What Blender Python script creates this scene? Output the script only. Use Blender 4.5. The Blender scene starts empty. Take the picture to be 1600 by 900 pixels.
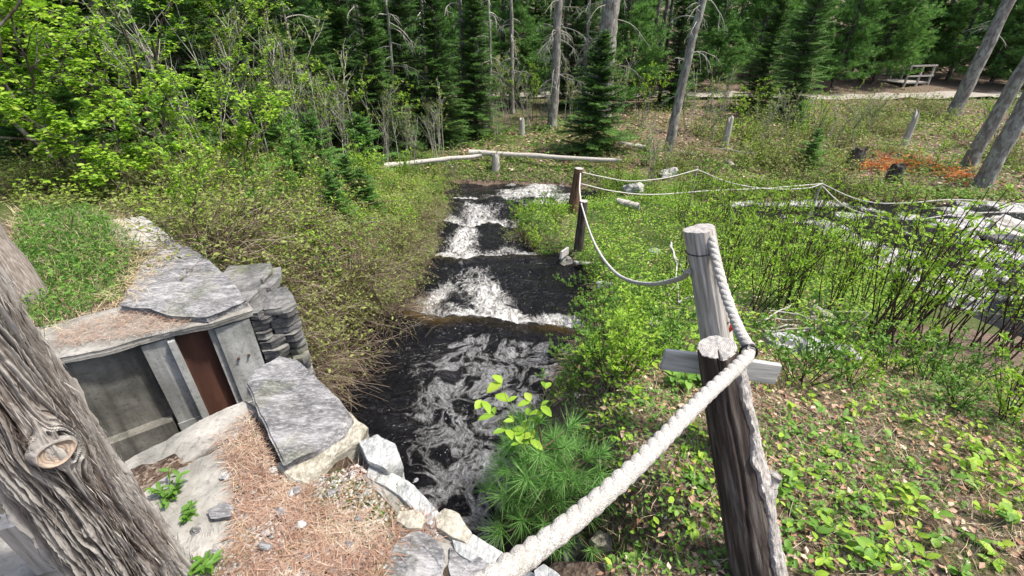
import bpy, math, random
import numpy as np
from mathutils import Vector, Matrix

# ------------------------------------------------------------------ camera, sky, sun
SC = bpy.context.scene
COL = SC.collection
EYE = 1.6
PITCH = math.radians(30)
FOC = 720.0                      # focal length in pixels of the 1600 px wide photograph
cam_d = bpy.data.cameras.new('camera')
cam_d.sensor_width = 36.0
cam_d.lens = 36.0 * FOC / 1600.0
cam_d.clip_start = 0.02
cam_d.clip_end = 1500
cam = bpy.data.objects.new('camera', cam_d)
cam.location = (0, 0, EYE)
cam.rotation_euler = (math.radians(90) - PITCH, 0, 0)
COL.objects.link(cam)
SC.camera = cam

SUN_DIR = Vector((0.46, -0.02, 0.88)).normalized()     # towards the sun
world = bpy.data.worlds.new('World')
SC.world = world
world.use_nodes = True
wn = world.node_tree
wn.nodes.clear()
sky = wn.nodes.new('ShaderNodeTexSky')
sky.sky_type = 'NISHITA'
sky.sun_disc = False
sky.sun_elevation = math.asin(SUN_DIR.z)
sky.sun_rotation = math.atan2(SUN_DIR.x, SUN_DIR.y)
sky.air_density = 1.0
sky.dust_density = 4.0
sky.ozone_density = 0.6
bg = wn.nodes.new('ShaderNodeBackground')
bg.inputs['Strength'].default_value = 0.15
wo = wn.nodes.new('ShaderNodeOutputWorld')
wn.links.new(sky.outputs[0], bg.inputs[0])
wn.links.new(bg.outputs[0], wo.inputs[0])
sun_d = bpy.data.lights.new('sun', 'SUN')
sun_d.energy = 3.7
sun_d.angle = math.radians(3.0)
sun_d.color = (1.0, 0.95, 0.87)
sun = bpy.data.objects.new('sun', sun_d)
sun.rotation_euler = SUN_DIR.to_track_quat('Z', 'Y').to_euler()
COL.objects.link(sun)
SC.view_settings.view_transform = 'Standard'
SC.view_settings.look = 'None'
SC.view_settings.exposure = 0.72
SC.view_settings.gamma = 1
SC.cycles.max_bounces = 6
SC.cycles.diffuse_bounces = 3
SC.cycles.transparent_max_bounces = 4
SC.cycles.use_denoising = True

rng = np.random.default_rng(7)
random.seed(7)

# ------------------------------------------------------------------ numeric helpers
def ray(px, py):
    u = (px - 800) / FOC; v = (450 - py) / FOC
    return np.array([u, math.cos(PITCH) + v * math.sin(PITCH), -math.sin(PITCH) + v * math.cos(PITCH)])
def D(px, py, t):                 # point at depth t along a view direction measured on the photograph
    d = ray(px, py) * t
    return np.array([d[0], d[1], d[2] + EYE])
def U(px, py, z):                 # point at height z
    d = ray(px, py)
    return D(px, py, (z - EYE) / d[2])

def _hash(i, j, k, s):
    n = (i * 374761393 + j * 668265263 + k * 2147483647 + s * 1274126177) & 0xFFFFFFFF
    n = ((n ^ (n >> 13)) * 1274126177) & 0xFFFFFFFF
    n = ((n ^ (n >> 16)) * 2246822519) & 0xFFFFFFFF
    return ((n ^ (n >> 15)) & 0xFFFFFF) / float(0xFFFFFF)
def vnoise(x, y, z=0.0, s=0):
    x = np.asarray(x, float); y = np.asarray(y, float); z = np.asarray(z, float) + 0 * x
    xi = np.floor(x).astype(np.int64); yi = np.floor(y).astype(np.int64); zi = np.floor(z).astype(np.int64)
    fx = x - xi; fy = y - yi; fz = z - zi
    fx = fx * fx * (3 - 2 * fx); fy = fy * fy * (3 - 2 * fy); fz = fz * fz * (3 - 2 * fz)
    r = 0
    for a in (0, 1):
        for b in (0, 1):
            for c in (0, 1):
                w = (fx if a else 1 - fx) * (fy if b else 1 - fy) * (fz if c else 1 - fz)
                r = r + w * _hash(xi + a, yi + b, zi + c, s)
    return r
def fbm(x, y, z=0.0, s=0, o=4):
    r = 0; a = 0.5; t = 0
    for k in range(o):
        f = 2.03 ** k
        r = r + a * vnoise(np.asarray(x) * f, np.asarray(y) * f, np.asarray(z) * f, s + k); t += a; a *= 0.5
    return r / t
def sstep(a, b, x):
    t = np.clip((x - a) / (b - a), 0, 1)
    return t * t * (3 - 2 * t)
def norm(a):
    return a / np.maximum(np.linalg.norm(a, axis=-1, keepdims=True), 1e-9)

# ------------------------------------------------------------------ mesh builder
class MB:
    def __init__(s):
        s.v = []; s.f = []; s.r = []; s.m = []; s.n = 0
    def add(s, v, faces, r=None, m=0):
        v = np.asarray(v, float).reshape(-1, 3)
        if not isinstance(faces, list): faces = [faces]
        for f in faces:
            f = np.asarray(f, np.int64)
            s.f.append(f + s.n); s.m.append(np.full(len(f), m))
        s.v.append(v)
        s.r.append(np.full(len(v), 0.5) if r is None else np.broadcast_to(np.asarray(r, float), (len(v),)))
        s.n += len(v)
        return s
    def mesh(s, name, mats, smooth=False, attrs=None):
        me = bpy.data.meshes.new(name)
        v = np.concatenate(s.v)
        me.vertices.add(len(v)); me.vertices.foreach_set('co', v.astype(np.float32).ravel())
        tot = np.concatenate([np.full(len(f), f.shape[1]) for f in s.f])
        loops = np.concatenate([f.ravel() for f in s.f])
        me.loops.add(len(loops)); me.loops.foreach_set('vertex_index', loops.astype(np.int32))
        me.polygons.add(len(tot))
        st = np.concatenate([[0], np.cumsum(tot)[:-1]])
        me.polygons.foreach_set('loop_start', st.astype(np.int32))
        me.polygons.foreach_set('material_index', np.concatenate(s.m).astype(np.int32))
        me.polygons.foreach_set('use_smooth', np.full(len(tot), smooth))
        me.update(calc_edges=True)
        a = me.attributes.new('rnd', 'FLOAT', 'POINT')
        a.data.foreach_set('value', np.concatenate(s.r).astype(np.float32))
        if attrs:
            for k, val in attrs.items():
                a = me.attributes.new(k, 'FLOAT', 'POINT')
                a.data.foreach_set('value', np.asarray(val, np.float32).ravel())
        if not isinstance(mats, (list, tuple)): mats = [mats]
        for m in mats: me.materials.append(m)
        return me

def grid_faces(nu, nv, wrap=False):
    i = np.arange(nv - 1)[:, None]; j = np.arange(nu if wrap else nu - 1)[None, :]
    a = i * nu + j; b = i * nu + (j + 1) % nu; c = (i + 1) * nu + (j + 1) % nu; d = (i + 1) * nu + j
    return np.stack([a, b, c, d], -1).reshape(-1, 4)

def frame(t):
    t = norm(t)
    up = np.where(np.abs(t[..., 2:3]) < 0.9, np.array([0, 0, 1.0]), np.array([1.0, 0, 0]))
    a = norm(np.cross(t, up)); b = np.cross(a, t)
    return a, b
def tube(mb, pts, rad, sides=5, r=0.5, m=0, cap=False):
    pts = np.asarray(pts, float); n = len(pts); rad = np.broadcast_to(np.asarray(rad, float), (n,))
    t = np.gradient(pts, axis=0) if n > 2 else np.repeat(pts[1:2] - pts[0:1], 2, 0)
    t = norm(t)
    a, b = frame(t[0]); A = [a]; B = [b]
    for k in range(1, n):
        a = norm(A[-1] - t[k] * np.dot(A[-1], t[k])); A.append(a); B.append(np.cross(a, t[k]))
    A = np.array(A); B = np.array(B)
    th = np.arange(sides) / sides * 2 * math.pi
    v = pts[:, None] + rad[:, None, None] * (A[:, None] * np.cos(th)[None, :, None] + B[:, None] * np.sin(th)[None, :, None])
    f = [grid_faces(sides, n, True)]
    if cap:
        f.append(np.arange(sides)[None, :].copy()); f.append((np.arange(sides)[::-1] + (n - 1) * sides)[None, :])
    mb.add(v.reshape(-1, 3), f, r, m)
def leaves(mb, base, d, up, L, wr=0.5, r=0.5, kind='oval', fold=0.12, m=0):
    base = np.asarray(base, float); N = len(base)
    d = norm(np.asarray(d, float)); up = np.asarray(up, float)
    s = norm(np.cross(d, up)); n = np.cross(s, d)
    L = np.broadcast_to(np.asarray(L, float), (N,))[:, None]
    W = L * np.broadcast_to(np.asarray(wr, float), (N,))[:, None] * 0.5
    r = np.broadcast_to(np.asarray(r, float), (N,))
    if kind == 'needle':
        v = np.stack([base - s * W, base + s * W, base + d * L], 1)
        f = np.arange(N)[:, None] * 3 + np.array([[0, 1, 2]])
        mb.add(v.reshape(-1, 3), f, np.repeat(r, 3), m); return
    if kind == 'quad':
        v = np.stack([base, base + d * L * .5 + s * W, base + d * L, base + d * L * .5 - s * W], 1)
        f = np.arange(N)[:, None] * 4 + np.array([[0, 1, 2, 3]])
        mb.add(v.reshape(-1, 3), f, np.repeat(r, 4), m); return
    if kind == 'diamond':
        v = np.stack([base, base + d * L * .45, base + d * L - n * L * .08, base + d * L * .45 + s * W + n * W * fold * 2, base + d * L * .45 - s * W + n * W * fold * 2], 1)
        o = np.arange(N)[:, None] * 5
        f = np.concatenate([o + np.array([[0, 3, 2, 1]]), o + np.array([[0, 1, 2, 4]])])
        mb.add(v.reshape(-1, 3), f, np.repeat(r, 5), m); return
    if kind == 'blade':           # bending grass blade
        v = np.stack([base - s * W, base + s * W, base + d * L * .55 + n * L * .1 - s * W * .8, base + d * L * .55 + n * L * .1 + s * W * .8,
                      base + d * L * .95 - n * L * .02], 1)
        o = np.arange(N)[:, None] * 5
        mb.add(v.reshape(-1, 3), [o + np.array([[0, 1, 3, 2]]), o + np.array([[2, 3, 4]])], np.repeat(r, 5), m); return
    # oval with fold
    P = []
    for (k, w) in ((0, 0), (.22, .75), (.55, 1), (.82, .62), (1, 0)):
        q = base + d * L * k - n * L * (.18 * k * k)
        P += [q, q + s * W * w + n * W * w * fold * 2, q - s * W * w + n * W * w * fold * 2]
    v = np.stack(P, 1)
    o = np.arange(N)[:, None] * 15
    f = []; g = []
    for k in range(4):
        a = 3 * k; b = a + 3
        if k == 0: g += [o + np.array([[0, 4, 3]]), o + np.array([[0, 3, 5]])]
        elif k == 3: g += [o + np.array([[a, a + 1, 12]]), o + np.array([[a, 12, a + 2]])]
        else: f += [o + np.array([[a, a + 1, b + 1, b]]), o + np.array([[a, b, b + 2, a + 2]])]
    mb.add(v.reshape(-1, 3), f + g, np.repeat(r, 15), m)

def rdir(n, zlo=-1, zhi=1, R=rng):
    a = R.uniform(0, 2 * math.pi, n); z = R.uniform(zlo, zhi, n); q = np.sqrt(1 - z * z)
    return np.stack([q * np.cos(a), q * np.sin(a), z], 1)

# ------------------------------------------------------------------ object helpers
def obj(name, me, parent=None, kind=None, label=None):
    o = bpy.data.objects.new(name, me); COL.objects.link(o)
    if parent is not None: o.parent = parent
    if kind: o['kind'] = kind
    if label: o['label'] = label
    return o
def tag(o, label, cat, group=None):
    o['label'] = label; o['category'] = cat
    if group: o['group'] = group
    return o
def thing(name, label, cat, loc=(0, 0, 0), rot=(0, 0, 0), sc=1.0, group=None):
    o = bpy.data.objects.new(name, None); COL.objects.link(o)
    o.empty_display_size = 0.1
    o.location = [float(c) for c in loc]; o.rotation_euler = rot
    o.scale = (sc, sc, sc) if np.isscalar(sc) else sc
    return tag(o, label, cat, group)
ORD = ['first', 'second', 'third', 'fourth', 'fifth', 'sixth', 'seventh', 'eighth', 'ninth', 'tenth', 'eleventh', 'twelfth',
       'thirteenth', 'fourteenth', 'fifteenth', 'sixteenth', 'seventeenth', 'eighteenth', 'nineteenth', 'twentieth']

# ------------------------------------------------------------------ materials
class MT:
    def __init__(s, name):
        s.m = bpy.data.materials.new(name); s.m.use_nodes = True
        s.t = s.m.node_tree; s.t.nodes.clear()
        s.out = s.n('ShaderNodeOutputMaterial')
    def n(s, ty, **kw):
        x = s.t.nodes.new(ty)
        for k, v in kw.items():
            if k[0] == '_': x.inputs[k[1:].replace('_', ' ')].default_value = v
            else: setattr(x, k, v)
        return x
    def l(s, a, b): s.t.links.new(a, b)
    def co(s, scale=(1, 1, 1), kind='Object'):
        c = s.n('ShaderNodeTexCoord') if kind != 'World' else s.n('ShaderNodeNewGeometry')
        mp = s.n('ShaderNodeMapping'); mp.inputs['Scale'].default_value = scale
        s.l(c.outputs[kind if kind != 'World' else 'Position'], mp.inputs[0]); return mp.outputs[0]
    def noise(s, co, scale, detail=4, rough=.55, dist=0):
        x = s.n('ShaderNodeTexNoise', _Scale=scale, _Detail=detail, _Roughness=rough, _Distortion=dist)
        s.l(co, x.inputs['Vector']); return x.outputs['Fac']
    def vor(s, co, scale, feat='F1', out='Distance'):
        x = s.n('ShaderNodeTexVoronoi', feature=feat); x.inputs['Scale'].default_value = scale
        s.l(co, x.inputs['Vector']); return x.outputs[out]
    def ramp(s, fac, stops, interp='LINEAR'):
        x = s.n('ShaderNodeValToRGB'); x.color_ramp.interpolation = interp
        e = x.color_ramp.elements
        while len(e) < len(stops): e.new(.5)
        for k, (p, c) in enumerate(stops):
            e[k].position = p; e[k].color = (*c, 1) if not np.isscalar(c) else (c, c, c, 1)
        s.l(fac, x.inputs[0]); return x.outputs[0]
    def mix(s, f, a, b, blend='MIX'):
        x = s.n('ShaderNodeMix', data_type='RGBA', blend_type=blend)
        if np.isscalar(f): x.inputs[0].default_value = f
        else: s.l(f, x.inputs[0])
        for i, c in ((6, a), (7, b)):
            if isinstance(c, tuple): x.inputs[i].default_value = (*c, 1)
            else: s.l(c, x.inputs[i])
        return x.outputs[2]
    def math(s, op, a, b=0.0, c=0.0, clamp=False):
        x = s.n('ShaderNodeMath', operation=op, use_clamp=clamp)
        for i, q in enumerate((a, b, c)):
            if np.isscalar(q): x.inputs[i].default_value = q
            else: s.l(q, x.inputs[i])
        return x.outputs[0]
    def attr(s, name):
        x = s.n('ShaderNodeAttribute', attribute_name=name); return x.outputs['Fac']
    def objrnd(s):
        return s.n('ShaderNodeObjectInfo').outputs['Random']
    def bump(s, h, strength=.5, dist=.01, nrm=None):
        x = s.n('ShaderNodeBump'); x.inputs['Strength'].default_value = strength; x.inputs['Distance'].default_value = dist
        s.l(h, x.inputs['Height'])
        if nrm is not None: s.l(nrm, x.inputs['Normal'])
        return x.outputs[0]
    def pbr(s, col, rough=.8, nrm=None, spec=.3, metal=0, done=True):
        x = s.n('ShaderNodeBsdfPrincipled')
        if isinstance(col, tuple): x.inputs['Base Color'].default_value = (*col, 1)
        else: s.l(col, x.inputs['Base Color'])
        if np.isscalar(rough): x.inputs['Roughness'].default_value = rough
        else: s.l(rough, x.inputs['Roughness'])
        x.inputs['Specular IOR Level'].default_value = spec; x.inputs['Metallic'].default_value = metal
        if nrm is not None: s.l(nrm, x.inputs['Normal'])
        if done: s.l(x.outputs[0], s.out.inputs[0])
        return x

def leaf_mat(name, cols, trans=.35, rough=.5, spec=.3):
    s = MT(name)
    a = s.attr('rnd'); b = s.objrnd()
    f = s.math('ADD', s.math('MULTIPLY', a, .8), s.math('MULTIPLY', b, .2))
    n = len(cols)
    c = s.ramp(f, [(i / (n - 1), cols[i]) for i in range(n)])
    c = s.mix(s.math('MULTIPLY', s.noise(s.co((1, 1, 1)), 9, 2), .35), c, (.10, .12, .02))
    p = s.pbr(c, rough, spec=spec, done=False)
    tr = s.n('ShaderNodeBsdfTranslucent')
    s.l(s.mix(.5, c, (.75, 1.0, .25), 'MULTIPLY'), tr.inputs[0])
    mx = s.n('ShaderNodeMixShader'); mx.inputs[0].default_value = trans
    s.l(p.outputs[0], mx.inputs[1]); s.l(tr.outputs[0], mx.inputs[2]); s.l(mx.outputs[0], s.out.inputs[0])
    return s.m
def flat_mat(name, cols, rough=.85):
    s = MT(name)
    c = s.ramp(s.attr('rnd'), [(i / (len(cols) - 1), cols[i]) for i in range(len(cols))])
    s.pbr(c, rough, spec=.15); return s.m

M = {}
M['lime'] = leaf_mat('leaf_lime', [(.13, .26, .025), (.25, .46, .04), (.40, .62, .06), (.54, .62, .10)], .45)
M['lime_pale'] = leaf_mat('leaf_pale', [(.13, .19, .04), (.25, .32, .08), (.40, .44, .16)], .4)
M['green'] = leaf_mat('leaf_green', [(.05, .13, .02), (.10, .24, .03), (.17, .36, .05), (.28, .46, .07)], .35)
M['olive'] = leaf_mat('leaf_olive', [(.09, .12, .03), (.19, .24, .05), (.33, .37, .11), (.30, .42, .08)], .35)
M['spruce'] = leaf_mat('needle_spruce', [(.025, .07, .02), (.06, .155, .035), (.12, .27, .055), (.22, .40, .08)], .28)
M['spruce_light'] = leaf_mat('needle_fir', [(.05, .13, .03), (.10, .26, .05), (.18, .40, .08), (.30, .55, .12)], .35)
M['pine'] = leaf_mat('needle_pine', [(.045, .12, .035), (.10, .25, .065), (.18, .37, .09), (.30, .50, .13)], .3)
M['pine_near'] = leaf_mat('needle_pine_near', [(.07, .18, .045), (.14, .34, .08), (.26, .52, .14), (.42, .66, .25)], .4, .4)
M['grass'] = leaf_mat('blade_grass', [(.42, .34, .17), (.20, .27, .06), (.09, .24, .03), (.13, .33, .05)], .3)
M['grass_green'] = leaf_mat('blade_green', [(.30, .28, .10), (.06, .20, .03), (.08, .27, .04), (.14, .36, .06)], .3)
M['straw'] = flat_mat('straw', [(.30, .22, .12), (.48, .38, .22), (.62, .53, .36), (.40, .28, .17)])
M['needles'] = flat_mat('fallen_needles', [(.13, .09, .07), (.30, .17, .115), (.42, .28, .20), (.55, .48, .37)])
M['deadleaf'] = flat_mat('dead_leaves', [(.16, .08, .05), (.30, .17, .11), (.46, .32, .23), (.60, .50, .40)])
M['orange'] = flat_mat('orange_needles', [(.70, .22, .05), (.85, .34, .10), (.90, .50, .22)])
M['twig'] = flat_mat('twig', [(.05, .035, .025), (.12, .085, .06), (.20, .15, .11), (.32, .27, .21)])
M['twig_dark'] = flat_mat('twig_dark', [(.035, .022, .018), (.07, .045, .035), (.12, .08, .065)])
M['twig_grey'] = flat_mat('twig_grey', [(.18, .17, .15), (.32, .30, .27), (.50, .48, .44)])

def bark_mat(name, c0, c1, c2, sx=18, sz=3, lichen=.0, bumpd=.01):
    s = MT(name)
    co = s.co((sx, sx, sz))
    n1 = s.noise(co, 1, 6, .65, .4); n2 = s.noise(s.co((1, 1, .6)), 7, 4)
    c = s.ramp(n1, [(.28, c0), (.48, c1), (.70, c2)])
    if lichen:
        c = s.mix(s.math('MULTIPLY', s.ramp(n2, [(.52, 0), (.6, 1)]), lichen), c, (.42, .44, .38))
    s.pbr(c, .9, s.bump(n1, .9, bumpd), spec=.15); return s.m
M['bark_cedar'] = bark_mat('bark_cedar', (.10, .08, .066), (.235, .20, .175), (.42, .385, .35), 120, 9, .0, .004)
M['bark_grey'] = bark_mat('bark_grey', (.07, .065, .055), (.20, .18, .16), (.38, .36, .33), 18, 4, .6)
M['bark_dark'] = bark_mat('bark_dark', (.025, .02, .015), (.07, .055, .045), (.16, .14, .12), 18, 4, .3)
M['wood_grey'] = bark_mat('wood_grey', (.15, .135, .12), (.36, .335, .30), (.58, .555, .51), 60, 4, 0, .003)
M['wood_dark'] = bark_mat('wood_dark', (.015, .012, .010), (.060, .047, .04), (.19, .17, .15), 55, 3, 0, .006)
M['wood_red'] = bark_mat('wood_red', (.06, .03, .02), (.14, .075, .05), (.24, .16, .12), 40, 3, 0, .006)
M['wood_white'] = bark_mat('wood_white', (.20, .18, .155), (.40, .375, .335), (.58, .55, .50), 40, 3, 0, .004)
M['bark_flaky'] = bark_mat('bark_flaky', (.13, .12, .11), (.32, .30, .28), (.55, .53, .50), 60, 40, 0, .006)

def endgrain():
    s = MT('cut_end_grain')
    co = s.co((1, 1, 1))
    w = s.n('ShaderNodeTexWave', wave_type='RINGS', rings_direction='Z', _Scale=48, _Distortion=3.5, _Detail=2)
    w.inputs['Detail Scale'].default_value = 3
    s.l(co, w.inputs[0])
    n = s.noise(co, 60, 4)
    c = s.mix(w.outputs[1], (.24, .18, .135), (.42, .34, .27))
    c = s.mix(s.math('MULTIPLY', n, .6), c, (.28, .22, .17))
    s.pbr(c, .85, s.bump(w.outputs[1], .4, .002)); return s.m
M['endgrain'] = endgrain()
def endgrey():
    s = MT('weathered_end_grain')
    co = s.co((1, 1, 1))
    w = s.n('ShaderNodeTexWave', wave_type='RINGS', rings_direction='Z', _Scale=60, _Distortion=4, _Detail=3)
    s.l(co, w.inputs[0])
    n = s.noise(co, 70, 5)
    c = s.ramp(s.math('ADD', s.math('MULTIPLY', w.outputs[1], .4), s.math('MULTIPLY', n, .7)), [(.2, (.13, .12, .11)), (.5, (.32, .30, .28)), (.8, (.52, .50, .47))])
    s.pbr(c, .9, s.bump(n, .7, .004)); return s.m
M['endgrey'] = endgrey()

def rock_mat(name, c0, c1, c2, moss=0.0, stretch=(1, 1, 3), sc=6, lichen=.5):
    s = MT(name)
    co = s.co(stretch, 'World')
    n = s.noise(co, sc, 8, .65, .6); n2 = s.noise(co, sc * 7, 5, .7); n3 = s.noise(s.co((1, 1, 1), 'World'), 3.1, 4)
    c = s.ramp(n, [(.30, c0), (.5, c1), (.68, c2)])
    c = s.mix(s.math('MULTIPLY', s.ramp(n2, [(.50, 0), (.62, 1)]), lichen), c, tuple(min(1, x * 1.45) for x in c2))
    c = s.mix(s.math('MULTIPLY', s.ramp(n2, [(.30, 1), (.44, 0)]), .6), c, tuple(x * .45 for x in c0))
    if moss:
        c = s.mix(s.math('MULTIPLY', s.ramp(n3, [(.55, 0), (.62, 1)]), moss), c, (.12, .14, .025))
    h = s.math('ADD', s.math('MULTIPLY', n, .6), s.math('MULTIPLY', n2, .35))
    s.pbr(c, .75, s.bump(h, .9, .012), spec=.35); return s.m
M['slate'] = rock_mat('slate', (.05, .05, .051), (.15, .147, .15), (.34, .335, .335), .2, (1, 2.8, 3), 5.5, .4)
M['slate_dark'] = rock_mat('slate_dark', (.045, .045, .048), (.11, .108, .105), (.25, .245, .235), .25, (1, 1, 6), 5, .25)
M['stone_beige'] = rock_mat('stone_beige', (.14, .13, .10), (.28, .26, .205), (.43, .405, .34), .25, (1.5, 1, 2))
M['stone_pale'] = rock_mat('stone_pale', (.15, .155, .155), (.32, .33, .325), (.50, .50, .485), .15, (2, 1, 3), 6, .35)
M['river_rock'] = rock_mat('river_rock', (.16, .155, .15), (.30, .29, .28), (.48, .47, .45), .1, (1, 1, 1), 4)
M['pebble'] = flat_mat('pebble', [(.14, .14, .15), (.28, .28, .29), (.42, .42, .41), (.58, .56, .52), (.45, .38, .30)])

def concrete(name, c0, c1, c2, stain=.5):
    s = MT(name)
    co = s.co((1, 1, 1), 'World')
    n = s.noise(co, 4, 6, .6); n2 = s.noise(co, 45, 4, .6); st = s.noise(s.co((9, 9, .8), 'World'), 1, 4, .6)
    c = s.ramp(n, [(.3, c0), (.5, c1), (.7, c2)])
    c = s.mix(s.math('MULTIPLY', s.ramp(st, [(.45, 0), (.62, 1)]), stain), c, tuple(x * .55 for x in c0))
    c = s.mix(s.math('MULTIPLY', s.ramp(n2, [(.35, 1), (.45, 0)]), .4), c, tuple(x * .5 for x in c0))
    v = s.vor(co, 5, 'DISTANCE_TO_EDGE')
    c = s.mix(s.math('MULTIPLY', s.ramp(s.math('ADD', v, s.math('MULTIPLY', n2, .03)), [(.012, 1), (.022, 0)]), .35 * (stain > .3)), c, (.05, .05, .045))
    s.pbr(c, .85, s.bump(s.math('ADD', s.math('MULTIPLY', n2, .3), n), .7, .008), spec=.25); return s.m
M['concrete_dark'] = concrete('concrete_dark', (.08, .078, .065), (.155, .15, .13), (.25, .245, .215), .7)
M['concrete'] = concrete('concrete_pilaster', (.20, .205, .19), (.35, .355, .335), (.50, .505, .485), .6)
M['concrete_top'] = concrete('concrete_top', (.15, .145, .13), (.27, .26, .235), (.42, .40, .365), .25)
def rust():
    s = MT('rusty_steel'); co = s.co((6, 6, 1.2), 'World')
    n = s.noise(co, 2, 6, .6)
    c = s.ramp(n, [(.3, (.045, .022, .016)), (.55, (.085, .038, .026)), (.75, (.15, .07, .045))])
    s.pbr(c, .7, s.bump(n, .3, .004)); return s.m
M['rust'] = rust()
def steel():
    s = MT('galvanised_steel'); n = s.noise(s.co(), 30, 3)
    s.pbr(s.ramp(n, [(.3, (.20, .21, .21)), (.7, (.40, .41, .41))]), .45, metal=.6); return s.m
M['steel'] = steel()
def rope_mat():
    s = MT('rope_fibre'); co = s.co((1, 1, 1), 'World')
    n = s.noise(co, 260, 3, .7); n2 = s.noise(co, 14, 3)
    c = s.ramp(n, [(.3, (.38, .36, .33)), (.6, (.68, .655, .61))])
    c = s.mix(s.math('MULTIPLY', s.ramp(n2, [(.5, 0), (.7, 1)]), .35), c, (.38, .35, .31))
    s.pbr(c, .9, s.bump(n, 1.0, .008), spec=.1); return s.m
M['rope'] = rope_mat()
def plain(name, c, r=.6):
    s = MT(name); n = s.noise(s.co(), 25, 4)
    s.pbr(s.ramp(n, [(.3, tuple(x * .7 for x in c)), (.7, c)]), r); return s.m
M['black'] = plain('black_band', (.02, .02, .02)); M['red'] = plain('red_tape', (.55, .04, .03))
M['nail'] = plain('rusty_nail', (.10, .06, .045))

def water_mat():
    s = MT('stream_water')
    co = s.co((1, 1, 1), 'World')
    foam = s.attr('foam'); lace_a = s.attr('lace'); amber = s.attr('amber')
    wv = s.n('ShaderNodeTexNoise', _Scale=1.6, _Detail=3); s.l(co, wv.inputs['Vector'])
    sub = s.n('ShaderNodeVectorMath', operation='MULTIPLY_ADD')
    s.l(wv.outputs['Color'], sub.inputs[0]); sub.inputs[1].default_value = (.55, .55, .55); s.l(co, sub.inputs[2])
    wco = sub.outputs[0]
    # dense churned foam
    mp = s.n('ShaderNodeMapping'); mp.inputs['Scale'].default_value = (1, .38, 1); s.l(wco, mp.inputs[0])
    n1 = s.noise(mp.outputs[0], 7.5, 9, .74, 1.4)
    rw = s.noise(mp.outputs[0], 8, 3, .6, 1.5)
    rw = s.math('SUBTRACT', 1.0, s.math('MULTIPLY', s.math('ABSOLUTE', s.math('SUBTRACT', rw, .5)), 8.0), clamp=True)
    fm = s.ramp(s.math('ADD', s.math('ADD', s.math('MULTIPLY', foam, 1.15), s.math('MULTIPLY', rw, .22)), s.math('SUBTRACT', n1, 1.07)), [(.0, 0), (.10, .22), (.24, .65), (.40, 1)])
    # lacy foam lines drifting over dark water: ridges of warped noise
    n2 = s.noise(wco, 2.6, 3, .55, .7)
    rid = s.math('SUBTRACT', 1.0, s.math('MULTIPLY', s.math('ABSOLUTE', s.math('SUBTRACT', n2, .5)), 6.5))
    n3 = s.noise(wco, 15, 8, .75, 1.2)
    br = s.noise(co, 1.9, 2)
    lc = s.math('ADD', s.math('MULTIPLY', rid, .62), s.math('MULTIPLY', n3, .75))
    lc = s.math('ADD', lc, s.math('MULTIPLY', s.math('SUBTRACT', br, .5), .5))
    hole = s.math('MULTIPLY', s.ramp(s.vor(wco, 30), [(.10, .25), (.28, 1)]), s.ramp(s.vor(wco, 11), [(.10, .1), (.26, 1)]))
    pt = s.noise(wco, 3.4, 9, .66, .35)
    pt2 = s.math('ADD', pt, s.math('MULTIPLY', s.math('SUBTRACT', br, .5), .55))
    pm = s.ramp(s.math('ADD', pt2, s.math('MULTIPLY', s.math('SUBTRACT', lace_a, 1.0), .25)), [(.565, 0), (.60, .30), (.67, .50)])
    fi = s.ramp(s.math('MULTIPLY', lc, lace_a), [(.76, 0), (.86, .22), (.96, .40)])
    lm = s.math('MULTIPLY', s.math('MAXIMUM', pm, fi), hole)
    # flecks
    fl = s.math('MULTIPLY', s.ramp(s.vor(wco, 22), [(.10, 1), (.16, 0)]), s.ramp(s.noise(co, 5, 2), [(.5, 0), (.6, 1)]))
    fl = s.math('MULTIPLY', fl, s.ramp(lace_a, [(.2, .0), (.6, .7)]))
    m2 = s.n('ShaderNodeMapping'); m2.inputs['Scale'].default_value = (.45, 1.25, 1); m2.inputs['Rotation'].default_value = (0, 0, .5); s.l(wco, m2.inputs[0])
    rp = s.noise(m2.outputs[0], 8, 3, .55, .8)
    glint = s.math('MULTIPLY', s.ramp(s.math('ABSOLUTE', s.math('SUBTRACT', rp, .5)), [(.0, .20), (.012, .0)]), s.ramp(br, [(.40, 0), (.6, 1)]))  # thin pale ripple glints painted into the water colour
    f = s.math('MAXIMUM', s.math('MAXIMUM', fm, lm), s.math('MAXIMUM', fl, glint))
    n5 = s.noise(mp.outputs[0], 24, 6, .7, 1.0)
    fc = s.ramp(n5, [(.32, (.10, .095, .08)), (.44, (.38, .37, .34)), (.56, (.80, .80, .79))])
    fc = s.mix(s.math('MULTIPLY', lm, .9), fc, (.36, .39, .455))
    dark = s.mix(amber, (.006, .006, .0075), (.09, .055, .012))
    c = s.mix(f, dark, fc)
    wb = s.noise(wco, 10, 5, .6, .8); wb2 = s.noise(mp.outputs[0], 34, 4, .65, .6)
    h = s.math('ADD', s.math('ADD', s.math('MULTIPLY', wb, 1.0), s.math('MULTIPLY', wb2, .38)), s.math('MULTIPLY', f, .25))
    nb = s.bump(h, 1.0, .11)
    r = s.math('ADD', .06, s.math('MULTIPLY', f, .6))
    x = s.pbr(c, r, nb, spec=.5); x.inputs['IOR'].default_value = 1.33
    return s.m
M['water'] = water_mat()

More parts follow.
